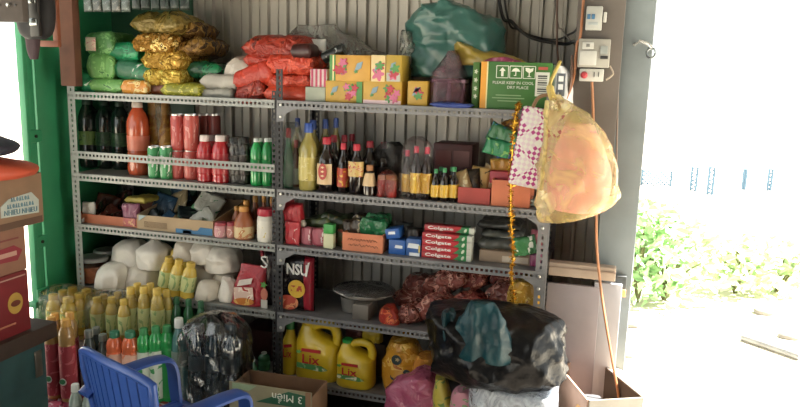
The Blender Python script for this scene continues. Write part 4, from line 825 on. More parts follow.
# bags, carton and packet right of it
o, w, h = carton_box(478, 252, 530, 271, .06, .2, 'carton', 'flat tan carton at the right end of the third shelf', 'carton', M('8f7a66', .7), zs=z3); decal(o, 'pale_label', .2*w, h*.4, w*.5, h*.5, -.1005, M('b5a898', .6), 'rect')
zc_ = z3 + h + .001
for i, (px0, py0, px1, py1, yf, lb_, mm) in enumerate(((476, 236, 518, 251, .07, 'dark grey plastic packet on the flat tan carton', M('4a4c48', .3, bump=.5)), (480, 228, 522, 240, .10, 'grey plastic packet in the middle of the grey pile', M('5c5e58', .3, bump=.5)), (476, 219, 520, 231, .12, 'blackish plastic packet on top of the grey pile', M('34332f', .35, bump=.5)))):
    pack(px0, py0, px1, py1, yf, .15, 'plastic_packet', lb_, 'packet', mm, amp=.008, zs=zc_ if i == 0 else None)
pack(514, 236, 538, 257, .02, .04, 'snack_packet', 'shiny green and white packet by the rack end post', 'packet', PR(['3a7a4a', 'd0d8d0', '2a5a3a', '6aa07a'], 20, .2, .5), axis='y', rot=R(-14))
pack(530, 230, 541, 250, .05, .04, 'snack_packet', 'pinkish red packet squeezed behind the end post', 'packet', PR(['b05a6a', '8a3040', 'd0a0a8'], 20), axis='y')
pack(528, 252, 540, 274, .05, .05, 'snack_packet', 'dull magenta packet at the foot of the end post', 'packet', PR(['8a3a66', 'a85a80', '6a2a4a'], 16), axis='y', zs=z3)
# ------------------------------------------------------------------ fourth shelf, left: jars and white bags
def glass_jar(x0, x1, yt, yc, label, fill):
    X = xat((x0 + x1)/2, yc, z4 + .08); w = atY(x1, 270, yc).x - atY(x0, 270, yc).x; h = zat(yt, X, yc) - z4; r = w/2
    t = thing('glass_jar', label, 'jar', (X, yc, z4))
    MB().lathe([(r*.9, 0), (r, .01), (r, h*.72), (r*.86, h*.8), (r*.84, h*.86)], 24).build('jar_body', PL('d9e0d8', .03, .08, 0, 18, .25), t)
    MB().lathe([(r*.86, .006), (r*.94, .012), (r*.94, h*.66)], 24).build('contents', fill, t)
    MB().lathe([(r*.92, h*.84), (r*.96, h*.86), (r*.96, h*.95), (r*.88, h), (r*.4, h*1.005)], 24).build('lid', M('a9aaa6', .35, .6), t); return t
glass_jar(80, 106, 256, .075, 'glass jar with brown contents and grey lid, nearest the rack post', M('a85a34', .7, var=.3, scale=40))
glass_jar(96, 118, 249, .17, 'grey lidded jar behind the brown filled jar', M('8a857a', .7))
wb = M('e6dfd2', .35, var=.06, bump=.7, scale=16); wb2 = M('cfc5b4', .4, var=.08, bump=.7, scale=16)
def ricebag(x0, y0, x1, y1, yc, label, mm, zs=None, seed=0, neck=False):
    ym = (y0 + y1)/2; m_ = (x0 + x1)/2; hw = (x1 - x0)/2
    rows = [(y1, m_ - hw*.92, m_ + hw*.92), (y1 - (y1-y0)*.35, x0, x1), (y1 - (y1-y0)*.68, m_ - hw*.92, m_ + hw*.92)]
    rows += [(y1 - (y1-y0)*.86, m_ - hw*.42, m_ + hw*.42, .5), (y0, m_ - hw*.12, m_ + hw*.12, .15)] if neck else [(y1 - (y1-y0)*.9, m_ - hw*.72, m_ + hw*.72, .75), (y0, m_ - hw*.4, m_ + hw*.4, .4)]
    r = (atY(x1, ym, yc).x - atY(x0, ym, yc).x)/2
    return bagpx(rows, yc, min(r, .07), 'sugar_bag', label, 'bag', mm, amp=.008, seed=seed, floor=zs, crease=.009, pleat=.025, npl=8)
ricebag(100, 263, 129, 298, .05, 'big white bag at the front right of the brown jar', wb, z4, 1)
ricebag(128, 264, 160, 300, .10, 'cream bag lying behind the yellow caps, next to the big white bag', wb2, z4, 2)
ricebag(116, 240, 147, 266, .14, 'round white bag in the upper row, nearest the jars', wb, None, 3)
ricebag(142, 239, 168, 266, .12, 'white bag with a pointed knot in the upper row', wb, None, 4, True)
ricebag(158, 262, 190, 304, .22, 'shaded cream bag behind the tilted tea bottles', wb2, z4, 5)
ricebag(178, 239, 199, 258, .14, 'white bag behind the tips of the tilted tea bottles', wb2, None, 6)
ricebag(195, 241, 217, 262, .13, 'small white bag in the middle of the upper row', wb, None, 7)
ricebag(210, 246, 238, 270, .13, 'rounded white bag at the right of the upper row', wb, None, 8)
ricebag(190, 262, 222, 306, .17, 'large cream bag below the small white bag', wb2, z4, 9)
ricebag(198, 280, 221, 309, .05, 'low cream bag at the shelf edge', wb2, z4, 10)
ricebag(215, 268, 238, 310, .14, 'cream bag standing behind the red coffee pouch', wb2, z4, 11)
ricebag(221, 276, 236, 309, .06, 'narrow cream bag touching the red coffee pouch', wb, z4, 12)
# red pouch and black pouch
o = bagpx([(308, 233, 264, 1), (300, 234, 266, 1), (285, 236, 267, .8), (272, 240, 267, .5), (265, 241, 268, .2)], .05, .035, 'coffee_pouch', 'red pouch with white lettering blocks left of the dark post', 'pouch', PR(['a81e2c', 'b82a34', '7a141e'], 8, .3, .4), amp=.004, floor=z4, e=3)
decal(o, 'white_brush_mark', -.01, .10, .075, .03, -.036, M('dccfc4', .5), [(-.5, -.5), (.35, -.3), (.5, .5), (-.3, .3)], .15); decal(o, 'white_panel', -.012, .055, .085, .05, -.044, PR(['d8b8a8', 'e8d8c8', 'b83a34'], 24, .4, 0), 'rect', .08); decal(o, 'orange_picture', -.01, .022, .09, .03, -.046, PR(['c8742c', 'e0b05a', '8a3a1c'], 24, .4, 0), 'oval', .05)
t = thing('rice_pouch', 'black pouch with big white capitals and a yellow badge behind the dark post', 'pouch', (xat(284, .06, z4), .06, z4 + .001))
xl = atY(262, 290, .03).x - t.location.x; xr = atY(312, 290, .03).x - t.location.x; hp = zat(253, t.location.x, .06) - z4
o = weld(pillow_mb(xr - xl, .06, hp, 'y', 9, .004, e=5).build('pouch_body', M('211a1c', .25, bump=.3), t)); o.location = ((xl + xr)/2, 0, 0)
for xx, ww, mm in ((xr - .022, .04, M('9a1c2c', .3, bump=.3)),):
    q = weld(pillow_mb(ww, .05, hp*.98, 'y', 12, .003).build('red_side', mm, t)); q.location = (xx, -.008, 0)
MB().tube([(xl - .005, -.01, hp*.9), (xl - .012, -.012, hp*1.06), (xl + .02, -.012, hp*1.05)], .008).build('red_handle', M('a81e34', .35), t)
text(t, 'NSU', .088, .045, (.073, -.036, hp*.77), M('dcdad4', .45), bold=.03); text(t, 'S', .03, .05, (-.068, -.036, hp*.84), M('dcdad4', .45))
decal(t, 'white_sweep', .118, hp*.8, .02, .06, -.04, M('e0dcd4', .45), [(-.5, -.5), (-.1, -.5), (.5, .5), (.1, .4)])
decal(t, 'yellow_badge', .072, hp*.42, .072, .072, -.038, M('dcae2c', .45), 'oval'); text(t, 'NEW', .045, .02, (.072, -.040, hp*.42), M('b8402a', .45)) if False else decal(t, 'badge_mark', .072, hp*.43, .045, .022, -.0395, PR(['b8402a', 'dcae2c'], 60, .4, 0), 'rect')
decal(t, 'food_picture', .035, hp*.16, .09, .06, -.038, PR(['b8402c', 'd88a5a', '7a2418', 'e8d0b0'], 24, .4, 0), 'oval')
decal(t, 'green_mark', -.07, hp*.42, .03, .03, -.038, M('4a8a3a', .5), 'flower'); decal(t, 'pink_mark', -.068, hp*.25, .03, .05, -.038, M('c8705a', .5), 'oval'); decal(t, 'white_mark', -.068, hp*.07, .028, .035, -.038, M('c8c4bc', .5), 'rect')
# ------------------------------------------------------------------ fourth shelf, right
t = thing('serving_tray', 'silver tray wrapped in clear film on the fourth shelf', 'tray', (xat(364, .12, z4 + .08), .12, z4 + .0655))
MB().lathe([(.06, 0), (.09, .004), (.115, .018), (.125, .022), (.122, .026), (.09, .012), (.05, .008)], 32, sx=1.0, sy=.75).build('tray_body', M('dad6ce', .3, .2), t)
loft_mb(dense([(.02, 0, 0, .125, .09), (.035, .005, 0, .12, .085), (.05, .02, 0, .09, .06), (.06, .05, 0, .03, .03)]), amp=.010, seed=44).build('film_wrap', PL('4a4642', .45, .12, .9), t)
t = thing('small_tin', 'small open grey tin under the wrapped silver tray', 'tin', (xat(352, .12, z4), .12, z4 + .001))
MB().lathe([(.036, 0), (.040, .003), (.046, .06), (.043, .06), (.036, .006)], 20).build('tin_body', M('8f8a82', .35, .5), t)
o, w, h = carton_box(352, 305, 368, 325, .03, .12, 'grey_box', 'little grey box right beside the small tin', 'box', M('6a645c', .5), zs=z4)
nr = PR(['a82c20', 'd86a3a', '5a1410', 'e8a080'], 34, .3, .5); nb = [PR(['74382f', 'b87868', '4a2420', 'ecdcd0'], 30, .12, 1., (1, 1, 1), 0, 30), PR(['8a463c', 'c88a78', '5a2c26', 'f0e0d8'], 28, .12, 1., (1, 1, 1), 0, 30), PR(['8a4038', 'c07860', '5a2420', 'd8b8a8'], 32, .12, 1., (1, 1, 1), 0, 30)]  # palest tones in nb are plastic glints painted into the colour
bagpx([(331, 379, 401), (322, 378, 402), (312, 380, 398), (306, 384, 394)], .05, .04, 'chili_bag', 'orange red net bag of chilies at the shelf edge', 'bag', nr, amp=.007, seed=71, floor=z4)
lbs = ['dark red packet beside the orange net bag', 'brown and red packet with painted white glints left of the teal bag', 'brown red packet directly above the teal bag', 'red brown packet in the upper left of the heap', 'shiny red packet at the top of the heap under the third shelf', 'maroon packet in the top middle of the heap', 'reddish packet beside the tinsel end', 'dull brown packet in the shaded depth of the heap', 'pinkish brown packet at the right of the heap', 'brown packet low at the back, left of the heap']
for i, (px0, py0, px1, py1, yf) in enumerate(((398, 304, 424, 332, .03), (415, 293, 452, 324, .04), (446, 292, 486, 322, .05), (424, 274, 452, 298, .10), (436, 266, 470, 292, .07), (460, 268, 492, 292, .09), (484, 280, 520, 312, .05), (392, 288, 424, 312, .17), (490, 268, 522, 290, .11), (404, 274, 432, 300, .2))):
    pack(px0, py0, px1, py1, yf, .13, 'dried_food_packet', lbs[i], 'packet', nb[i % 3], axis='z', rot=R((i * 29) % 36 - 18), rz=R((i * 41) % 40 - 20), group='heap of dried food packets', amp=.012, e=3.5, zs=z4 if py1 > 320 else None)
bagpx([(338, 506, 541), (320, 504, 543), (300, 506, 542), (285, 512, 540), (278, 518, 534)], .08, .06, 'snack_bag', 'clear bag of golden snacks at the end post', 'bag', PR(['b98a2c', 'e0c060', 'a8705a', 'f0e0b0'], 30, .2, .5), amp=.008, seed=73, floor=z4)
pack(524, 278, 541, 306, .13, .08, 'snack_packet', 'pale pink packet behind the golden snack bag', 'packet', PR(['b08a90', 'c8a8ac', '8a5a64'], 12), axis='y')
# ------------------------------------------------------------------ bottom shelf, right: yellow detergent jugs
jy = M('d0b01c', .3, var=.06, coat=.3); rl = M('c0282c', .4); lg = PR(['4a8a4a', '8ab07a', 'd8d8c0'], 30, .4, 0)
def jug(x0, x1, yt, yc, label, cap, handle_side=1, cap_x=-.5):
    X = xat((x0 + x1)/2, yc, z5 + .12); w = atY(x1, 360, yc).x - atY(x0, 360, yc).x; h = zat(yt, X, yc) - z5
    t = thing('detergent_jug', label, 'jug', (X, yc, z5)); d_ = .055; a = w/2
    # body: rounded block with a sloping shoulder and a handle loop
    rows = [(0, 0, 0, a*.94, d_*.9), (.008, 0, 0, a, d_), (h*.3, 0, 0, a*.97, d_), (h*.62, 0, 0, a*.98, d_*.98), (h*.68, -a*.1, 0, a*.86, d_*.9), (h*.74, -a*.28, 0, a*.62, d_*.8), (h*.82, -a*.42, 0, a*.42, d_*.62), (h*.90, -a*.5, 0, a*.27, d_*.45), (h*.93, -a*.5, 0, a*.25, d_*.42)]
    loft_mb(rows, 40, e=3.2).build('jug_body', jy, t)
    path = spline([(a*.78, 0, h*.58), (a*.86, 0, h*.76), (a*.68, 0, h*.93), (a*.25, 0, h*.965), (-a*.1, 0, h*.92), (-a*.38, 0, h*.82)], 8)
    mb = MB(); mb.tube(path, [w*.105] * len(path), 14); mb.build('handle', jy, t)
    MB().lathe([(a*.27, h*.92), (a*.28, h*.93), (a*.27, h*.985), (a*.23, h*1.0)], 18, c=(-a*.5, 0, 0)).build('cap', cap, t)
    f = -d_ - .004
    decal(t, 'green_label', -.02*w, h*.265, w*.72, h*.12, f, lg, [(-.5, -.3), (.3, -.5), (.5, -.2), (.3, .3), (-.5, .45)])
    decal(t, 'red_band', -.05*w, h*.55, w*.44, h*.055, f, rl, 'rect'); decal(t, 'green_leaf', -.34*w, h*.51, w*.14, h*.07, f, M('5a9a4a', .5), 'flower')
    text(t, 'Lix', w*.40, h*.16, (-.05*w, f - .002, h*.40), rl, bold=.008); text(t, 'LIX', w*.36, h*.035, (-.05*w, f - .002, h*.52), M('e6d8a0', .5)) if False else None
    return t
jug(298, 340, 321, .075, 'large yellow detergent jug with a big looped handle', M('c8a81c', .35))
jug(338.5, 375, 340, .06, 'smaller yellow detergent jug with a bright green cap', M('1f9a3f', .35))
t = bottle('sauce', 282, 299, 320, z5, .075, 'detergent_bottle', 'slim yellow detergent bottle half hidden by the dark post', 'bottle', jy, M('2a7a3a', .4), None)
r_ = max(abs(v.co.y) for v in t.children[0].data.vertices)
decal(t, 'red_band', .004, .125, .036, .012, -r_*.92 - .003, rl, 'rect', .2); text(t, 'Lix', .036, .035, (.004, -r_ - .002, .095), rl)
pack(360, 328, 380, 352, .16, .05, 'detergent_packet', 'bright yellow packet behind the handle of the smaller jug', 'packet', PR(['d8b81c', 'e8d05a', 'b88a1c'], 16), axis='y', zs=z5 + .08)
pack(344, 326, 362, 346, .2, .05, 'detergent_packet', 'dull red packet behind the two detergent jugs', 'packet', PR(['7a3a34', '9a5a4a', '5a2a24'], 16), axis='y', zs=z5 + .1)
o, w, h = carton_box(340, 342, 384, 396, .16, .12, 'carton', 'dim brown carton standing behind the smaller detergent jug', 'carton', M('5a4636', .7), zs=z5)
sn = PR(['c88a24', 'e0b04a', 'b86a2c', '3a4a44'], 16, .25, .5); sn2 = PR(['c07a2c', 'e0a03c', '5a5a34', 'e8c878'], 18, .25, .5)
bagpx([(398, 386, 420), (375, 385, 424), (355, 387, 424), (342, 390, 418), (338, 394, 414)], .10, .06, 'snack_bag', 'orange yellow snack bag with dark round pictures on the bottom shelf', 'bag', sn, amp=.007, seed=81, floor=z5, crease=.008)
bagpx([(396, 412, 438), (380, 412, 440), (366, 414, 438), (355, 420, 434)], .04, .05, 'snack_bag', 'smaller orange snack bag tucked under the black sack', 'bag', sn2, amp=.007, seed=82, floor=z5)
o = bpy.data.objects['snack_bag.001']
for x_, z_, s_ in ((-.012, .135, .04), (.03, .085, .032), (-.022, .065, .026)):
    decal(o, 'round_picture', x_, z_, s_, s_, -.066, M('2c3a3a', .4), 'oval'); decal(o, 'picture_core', x_ + .004, z_ + .002, s_*.45, s_*.4, -.0675, M('b8a070', .4), 'flower')
# goods on a low carton in front
tag(MB().box(.50, .78, -.30, -.03, 0, .15).build('carton', M('6a5442', .7), bevel=.003), 'low brown carton under the pink packets, at the foot of the rack', 'carton')
bagpx([(428, 388, 446), (407, 387, 452), (392, 390, 448), (380, 402, 440), (372, 416, 432)], -.10, .06, 'pink_bag', 'pink plastic pouch lying in front of the bottom shelf', 'bag', PR(['a04a68', 'b86a80', '8a3450', 'd0a0ac'], 9, .25, .5), amp=.008, seed=83, floor=.151, crease=.014, pleat=.02, npl=7)
bagpx([(425, 434, 458), (407, 433, 456), (390, 434, 450), (376, 436, 446)], -.16, .04, 'printed_bag', 'yellow green bag with a red edge under the black sack', 'bag', PR(['a89a3a', '5a7a3a', 'b83a34', 'd8c870'], 18, .3, .4), amp=.006, seed=84, floor=.151)
bagpx([(425, 448, 476), (407, 450, 478), (394, 452, 474), (388, 458, 468)], -.20, .04, 'printed_bag', 'flowery pink and green bag beside the clear wrapped bundle', 'bag', PR(['b87a8a', '6a8a5a', 'd8b0b8', '8a4a5a'], 22, .3, .4), amp=.006, seed=85, floor=.151)
# black sack, teal bag and the wrapped bundle below
t = thing('wrapped_bundle', 'clear wrapped pale bundle under the big black sack', 'bundle', (atY(514, 400, -.2).x, -.2, 0))
xw = (atY(557, 395, -.2).x - atY(471, 395, -.2).x)/2; zt = atY(514, 378, -.2).z
MB().box(-xw + .02, xw - .02, -.1, .1, .004, zt - .012).build('paper_rolls', M('aab4c0', .6, var=.15, scale=12), t, bevel=.03)
loft_mb(dense([(0, 0, 0, xw*.96, .115), (.05, 0, 0, xw, .12), (zt*.5, 0, 0, xw*.98, .12), (zt*.9, 0, 0, xw*.98, .12), (zt, 0, 0, xw*.9, .105), (zt + .003, 0, 0, xw*.5, .06)]), 52, amp=.008, freq=12, seed=91, e=5).build('clear_film', PL('dfe6ee', .5, .12, 1., 22), t)
zb = zt + .004
bagpx([(389, 455, 530, .6), (381, 446, 556, .95), (365, 436, 564, 1), (345, 431, 566, 1), (330, 430, 563, 1), (318, 432, 557, .9), (311, 440, 548, .65), (307, 460, 530, .3)], -.2, .15, 'garbage_sack', 'big shiny black plastic sack in front of the rack end', 'sack', M('0c0d10', .28, var=.2, bump=1., scale=15, spec=.3), amp=.010, freq=9, seed=92, floor=zb - .02, e=2.5, seg=110, pleat=.015, npl=8, crease=.02)
tl = M('08343c', .4, var=.3, bump=1., scale=14, spec=.35)
bagpx([(360, 453, 512, .8), (345, 453, 512), (328, 456, 508), (316, 464, 502, .8), (306, 470, 495, .5), (302, 474, 488, .2)], -.335, .035, 'teal_bag', 'teal plastic bag draped over the black sack', 'bag', tl, amp=.006, seed=93, seg=90, fold=(.005, 70), crease=.010)
bagpx([(340, 446, 459), (326, 442, 458), (314, 442, 456), (310, 446, 452)], -.30, .03, 'teal_bag', 'small teal plastic corner sticking up left of the teal bag', 'bag', tl, amp=.005, seed=94, fold=(.008, 120))
# ------------------------------------------------------------------ floor, left: drinks in stacks
tea = M('d8b644', .12, var=.2, coat=.5); ycap = M('d9b64a', .4); tlab = PR(['dccb6a', '9fb06a', 'efe4a0', '7a9a5a'], 30, .3, 0, (1, 1, .5)); tlab2 = PR(['ccd08c', '8aaa6a', 'e8ecb8', '5a8a64'], 30, .3, 0, (1, 1, .5))
ZU = .285                                # top of the lower tier
tag(MB().box(-.93, -.30, -.20, -.016, 0, ZU - .003).build('carton', M('5f4c3c', .7), bevel=.004), 'brown carton behind the lower bottles carrying the tea bottles', 'carton')
grp = [(48, 61, 294, -.16, 'leftmost of all yellow capped tea bottles'), (58, 70, 290, -.11, 'second tea bottle from the left, in the back row'), (67, 80, 287, -.06, 'farthest back tea bottle of the left cluster'), (62, 76, 297, -.17, 'front tea bottle in the middle of the left cluster'), (74, 86, 293, -.13, 'tea bottle between the front and back of the left cluster'), (81, 94, 289, -.08, 'rightmost tea bottle of the left cluster')]
for x0, x1, yt, yc, lb_ in grp:
    bottle('tea', x0, x1, yt, ZU, yc, 'tea_bottle', lb_, 'bottle', tea, ycap, tlab, 'yellow capped tea bottles')
grp = [(92, 104, 297, -.14, 'small capped tea bottle just right of the left cluster'), (107, 118, 297, -.14, 'tea bottle, middle of the short row of three'), (119, 130, 299, -.14, 'tea bottle, right end of the short row of three'), (99, 110, 294, -.06, 'tea bottle behind the short row, left one'), (113, 124, 292, -.06, 'tea bottle behind the short row, right one'),
       (126, 138, 287, -.10, 'taller tea bottle left of the wrapped group'), (139, 151, 286, -.10, 'taller tea bottle in the middle of the wrapped group'), (152, 164, 288, -.10, 'taller tea bottle at the right of the wrapped group'), (133, 144, 283, -.04, 'tea bottle in the second row of the wrapped group, left'), (146, 157, 283, -.04, 'tea bottle in the second row of the wrapped group, right'), (162, 173, 290, -.05, 'shaded tea bottle beside the wrapped group')]
for x0, x1, yt, yc, lb_ in grp:
    bottle('tea', x0, x1, yt, ZU, yc, 'tea_bottle', lb_, 'bottle', M('c8aa4c', .12, var=.2, coat=.5), ycap, tlab2, 'yellow capped tea bottles')
for a, b, yy, n, w in ((48, 94, -.12, 1, 'left cluster of tea bottles'), (126, 166, -.085, 2, 'taller group of tea bottles'), (92, 130, -.11, 3, 'short row of tea bottles')):
    A, B_ = atY(a, 330, yy).x, atY(b, 330, yy).x; hw = (B_ - A)/2 - .003
    tag(loft_mb(dense([(0, 0, 0, hw, .085 if n == 1 else .06), (.1, 0, 0, hw*1.02, .086 if n == 1 else .062), (.16, 0, 0, hw*.96, .08 if n == 1 else .057), (.18, 0, 0, hw*.85, .06)]), amp=.003, freq=14, seed=100 + n, e=5, pleat=.02, npl=14).build('plastic_wrap', PL('e8ecdc', .03, .1, .5, 9, .3)), 'clear plastic wrap around the ' + w, 'plastic wrap').location = ((A + B_)/2, yy, ZU + .001)
# leaning tea bottles on the fourth shelf
for x0, x1, yt, yc, lb_, ry in ((160, 172, 255, .05, 'tilted tea bottle on the shelf, left of three', 12), (171, 183, 258, .03, 'tilted tea bottle on the shelf, middle of three', 10), (183, 196, 261, .03, 'tilted tea bottle on the shelf, right of three', 9), (166, 177, 248, .12, 'tilted tea bottle behind the front three, left', 12), (178, 189, 251, .10, 'tilted tea bottle behind the front three, middle', 10)):
    bottle('tea', x0 - 3, x1 - 3, yt, z4, yc, 'tea_bottle', lb_, 'bottle', tea, ycap, tlab2, 'tilted tea bottles', 0, R(ry))
# green tops behind
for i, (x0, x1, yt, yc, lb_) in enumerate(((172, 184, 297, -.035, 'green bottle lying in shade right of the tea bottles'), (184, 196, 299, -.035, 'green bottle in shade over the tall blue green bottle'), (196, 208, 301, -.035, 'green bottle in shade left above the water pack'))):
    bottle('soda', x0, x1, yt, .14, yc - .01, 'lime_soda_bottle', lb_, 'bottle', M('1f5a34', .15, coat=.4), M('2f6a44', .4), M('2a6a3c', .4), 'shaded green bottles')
# base packs the lower tier stands on
ZB = .11
def base_pack(x0, x1, y0, y1, name, label, mm, wrap=True):
    t = thing(name, label, 'pack', ((x0 + x1)/2, (y0 + y1)/2, 0)); a, b = (x1 - x0)/2, (y1 - y0)/2
    nx = max(2, round(2*a/.065)); ny = max(2, round(2*b/.065))
    for i in range(nx):
        for j in range(ny):
            r = min(a/nx, b/ny)*.97
            MB().lathe([(r*.85, .002), (r, .01), (r, ZB - .014), (r*.85, ZB - .004)], 14, c=(-a + 2*a*(i + .5)/nx, -b + 2*b*(j + .5)/ny, 0)).build('can', mm, t)
    return t
base_pack(-.985, -.71, -.42, -.22, 'can_pack', 'pack of pink and white cans under the red labelled bottles', PR(['c0506a', 'd8b8bc', '9a3048'], 22, .3, 0))
base_pack(-.66, -.28, -.34, -.205, 'can_pack', 'pack of red and white cans under the orange soda bottles', PR(['b84a44', 'dcd0c8', '8a2c2c'], 22, .3, 0))
base_pack(-.27, .02, -.30, -.10, 'can_pack', 'pack of dim red cans under the dark water pack', PR(['6a3430', '8a5a50', '3a2420'], 22, .3, 0))
# red labelled bottles with orange caps
rlab = PR(['a83844', 'c8606a', '8a2830', 'd8b0a8'], 22, .3, 0); ocap = M('d8a04a', .4); olm = M('a8804a', .12, coat=.5)
for x0, x1, yt, yc, lb_ in ((48, 61, 317, -.34, 'red labelled bottle with an orange cap, leftmost'), (62, 76, 319, -.34, 'red labelled bottle with an orange cap, next to the chair corner'), (52, 64, 313, -.27, 'orange capped bottle behind the red labelled pair, left'), (67, 79, 312, -.27, 'orange capped bottle behind the red labelled pair, right')):
    t = bottle('jar', x0, x1, yt + 22, ZB, yc, 'herbal_drink_bottle', lb_, 'bottle', rlab, rlab, None, 'orange capped red bottles') if False else bottle('herb', x0, x1, yt, ZB, yc, 'herbal_drink_bottle', lb_, 'bottle', olm, ocap, rlab, 'orange capped red bottles')
    if yc < -.3:
        r_ = max(abs(v.co.y) for v in t.children[0].data.vertices)
        decal(t, 'green_logo', 0, .085, r_*.9, .02, -r_ - .003, M('2f7a44', .4), 'oval', .35); decal(t, 'white_logo_edge', 0, .083, r_*1.05, .028, -r_ - .0015, M('d8d4cc', .4), 'oval', .35)
# white capped bottles low in front
for x0, x1, yt, yc, lb_ in ((71, 84, 384, -.47, 'white capped water bottle low in front, left one'), (84, 97, 386, -.47, 'white capped water bottle low in front, right one')):
    bottle('water', x0, x1, yt, 0, yc, 'water_bottle', lb_, 'bottle', M('9fb0a8', .12, coat=.5), M('d8dcd8', .35), M('b0b8b0', .4), 'low water bottles')
dkb = M('4a5450', .1, var=.3, coat=.6); 
for x0, x1, yt, yc, lb_ in ((84, 97, 330, -.27, 'dark clear bottle right of the red labelled bottles'), (98, 111, 334, -.24, 'dark clear bottle behind the armrest, left of the orange sodas'), (109, 121, 331, -.20, 'dark clear bottle touching the orange sodas'), (92, 104, 327, -.20, 'dark clear bottle in the second row')):
    bottle('water', x0, x1, yt, ZB if yc > -.3 else 0, yc, 'water_bottle', lb_, 'bottle', dkb, M('7a827c', .35), PR(['6a6a5a', 'b08a6a', '4a504c'], 20, .3, 0), 'dark clear bottles')
orm = M('d8643a', .12, coat=.5)
for x0, x1, yt, yc, lb_ in ((109, 124, 331, -.26, 'orange soda bottle, left of the two behind the armrest'), (124, 140, 331, -.25, 'orange soda bottle, right of the two behind the armrest')):
    bottle('herb', x0, x1, yt, ZB, yc, 'orange_soda_bottle', lb_, 'bottle', orm, M('2f7a5a', .4), PR(['e0b09a', 'd87a54', 'ecd8c8'], 18, .3, 0), 'orange soda bottles')
wlab = PR(['c8d4c4', '3a9a54', 'e0e8dc'], 16, .3, 0)
for x0, x1, yt, yc, lb_ in ((139, 152, 328, -.24, 'green soda bottle with a pale label, first beside the orange soda'), (151, 164, 326, -.23, 'green soda bottle with a pale label inside the armrest loop'), (162, 175, 325, -.21, 'bright green soda bottle behind the armrest bend')):
    bottle('herb', x0, x1, yt, ZB, yc, 'lime_soda_bottle', lb_, 'bottle', M('2a9a4c', .12, coat=.5), M('2f8a4c', .4), wlab if x0 < 160 else M('1f8a40', .3), 'lower green soda bottles')
bottle('water', 173, 188, 318, ZB, -.2, 'water_bottle', 'tall blue green bottle with a white cap left of the water pack', 'bottle', M('4a7a78', .1, coat=.6), M('d4d8d4', .35), PR(['7a8a80', 'd0d8cc', 'c09a4a', '3a6a64'], 14, .3, 0))
# wrapped dark water pack
for i, (x0, x1, yc, w) in enumerate(((190, 205, -.2, 'front left'), (206, 221, -.2, 'front middle'), (222, 238, -.2, 'front right'), (194, 208, -.12, 'back left'), (210, 224, -.12, 'back middle'), (226, 240, -.12, 'back right'))):
    bottle('water', x0, x1, 324, ZB, yc, 'water_bottle', 'dark blue water bottle inside the crumpled clear wrap, ' + w, 'bottle', M('1a2a36', .1, var=.3, coat=.6), M('2f3c46', .35), M('22303a', .3), 'wrapped water bottles')
bagpx([(391, 188, 243), (375, 187, 245), (350, 187, 245), (332, 188, 243), (322, 194, 236, .85), (315, 206, 226, .5), (312, 212, 220, .2)], -.16, .10, 'plastic_wrap', 'crumpled clear plastic wrap over the dark water pack', 'plastic wrap', PL('dde6ea', .04, .08, .5, 4, .9), amp=.006, seed=111, floor=ZB + .001, e=4, seg=80, pleat=.03, npl=9, crease=.015)
# behind, on the lower rack shelf
for x0, x1, yt, yc, lb_ in ((243, 252, 344, .05, 'green soda bottle with a white cap right of the water pack, back'), (247, 258, 357, -.03, 'green soda bottle with a white cap right of the water pack, front'), (258, 270, 352, .06, 'dim green bottle near the foot of the dark post')):
    bottle('soda', x0, x1, yt, z5 if yc > 0 else .03, yc, 'lime_soda_bottle', lb_, 'bottle', M('3a7a54', .15, coat=.5), M('c8d4cc', .35), M('3f8a5a', .3), 'bottles by the post foot')
o, w, h = carton_box(243, 330, 272, 385, .14, .14, 'carton', 'dark maroon carton in shade on the lowest shelf', 'carton', M('4a2024', .6), zs=z5)
# cut carton with upside down lettering
t = thing('cut_carton', 'cut open brown carton with upside down green lettering', 'carton', (atY(269, 390, -.27).x, -.19, 0), R(2))
wA = (atY(310, 390, -.27).x - atY(229, 390, -.27).x)/2; hA = atY(269, 387, -.27).z; hB = atY(269, 372, -.11).z; cm = M('8a6a50', .75); ci = M('6f4f3a', .8)
MB().box(-wA, wA, -.08, -.075, 0, hA).build('front_panel', M('8a8468', .7), t, bevel=.001); MB().box(-wA, wA, .075, .08, 0, hB).build('back_panel', M('7f5d44', .8), t, bevel=.001)
for s_ in (-1, 1):
    a, b = sorted((s_*wA, s_*(wA - .005))); MB().box(a, b, -.075, .075, 0, min(hA, hB)).build('side_panel', cm, t, bevel=.001)
MB().box(-wA + .005, wA - .005, -.075, .075, 0, .005).build('bottom_panel', ci, t)
f = -.0805; gd = M('1f5a3f', .6)
decal(t, 'green_print', .32*wA, hA - .035, wA*1.3, .055, f, gd, [(-.5, -.5), (.5, -.5), (.5, .35), (.1, .5)]); decal(t, 'brown_border', .92*wA, hA - .03, wA*.12, .06, f - .0005, cm, 'rect')
decal(t, 'pale_green_print', -.62*wA, hA - .014, wA*.6, .022, f, M('8aa080', .6), [(-.5, -.5), (.2, -.5), (.5, .5), (-.5, .5)])
text(t, '3 Miền', wA*.72, .036, (.42*wA, f - .001, hA - .037), M('d8dcd0', .5), rot=(R(90), R(180), 0))
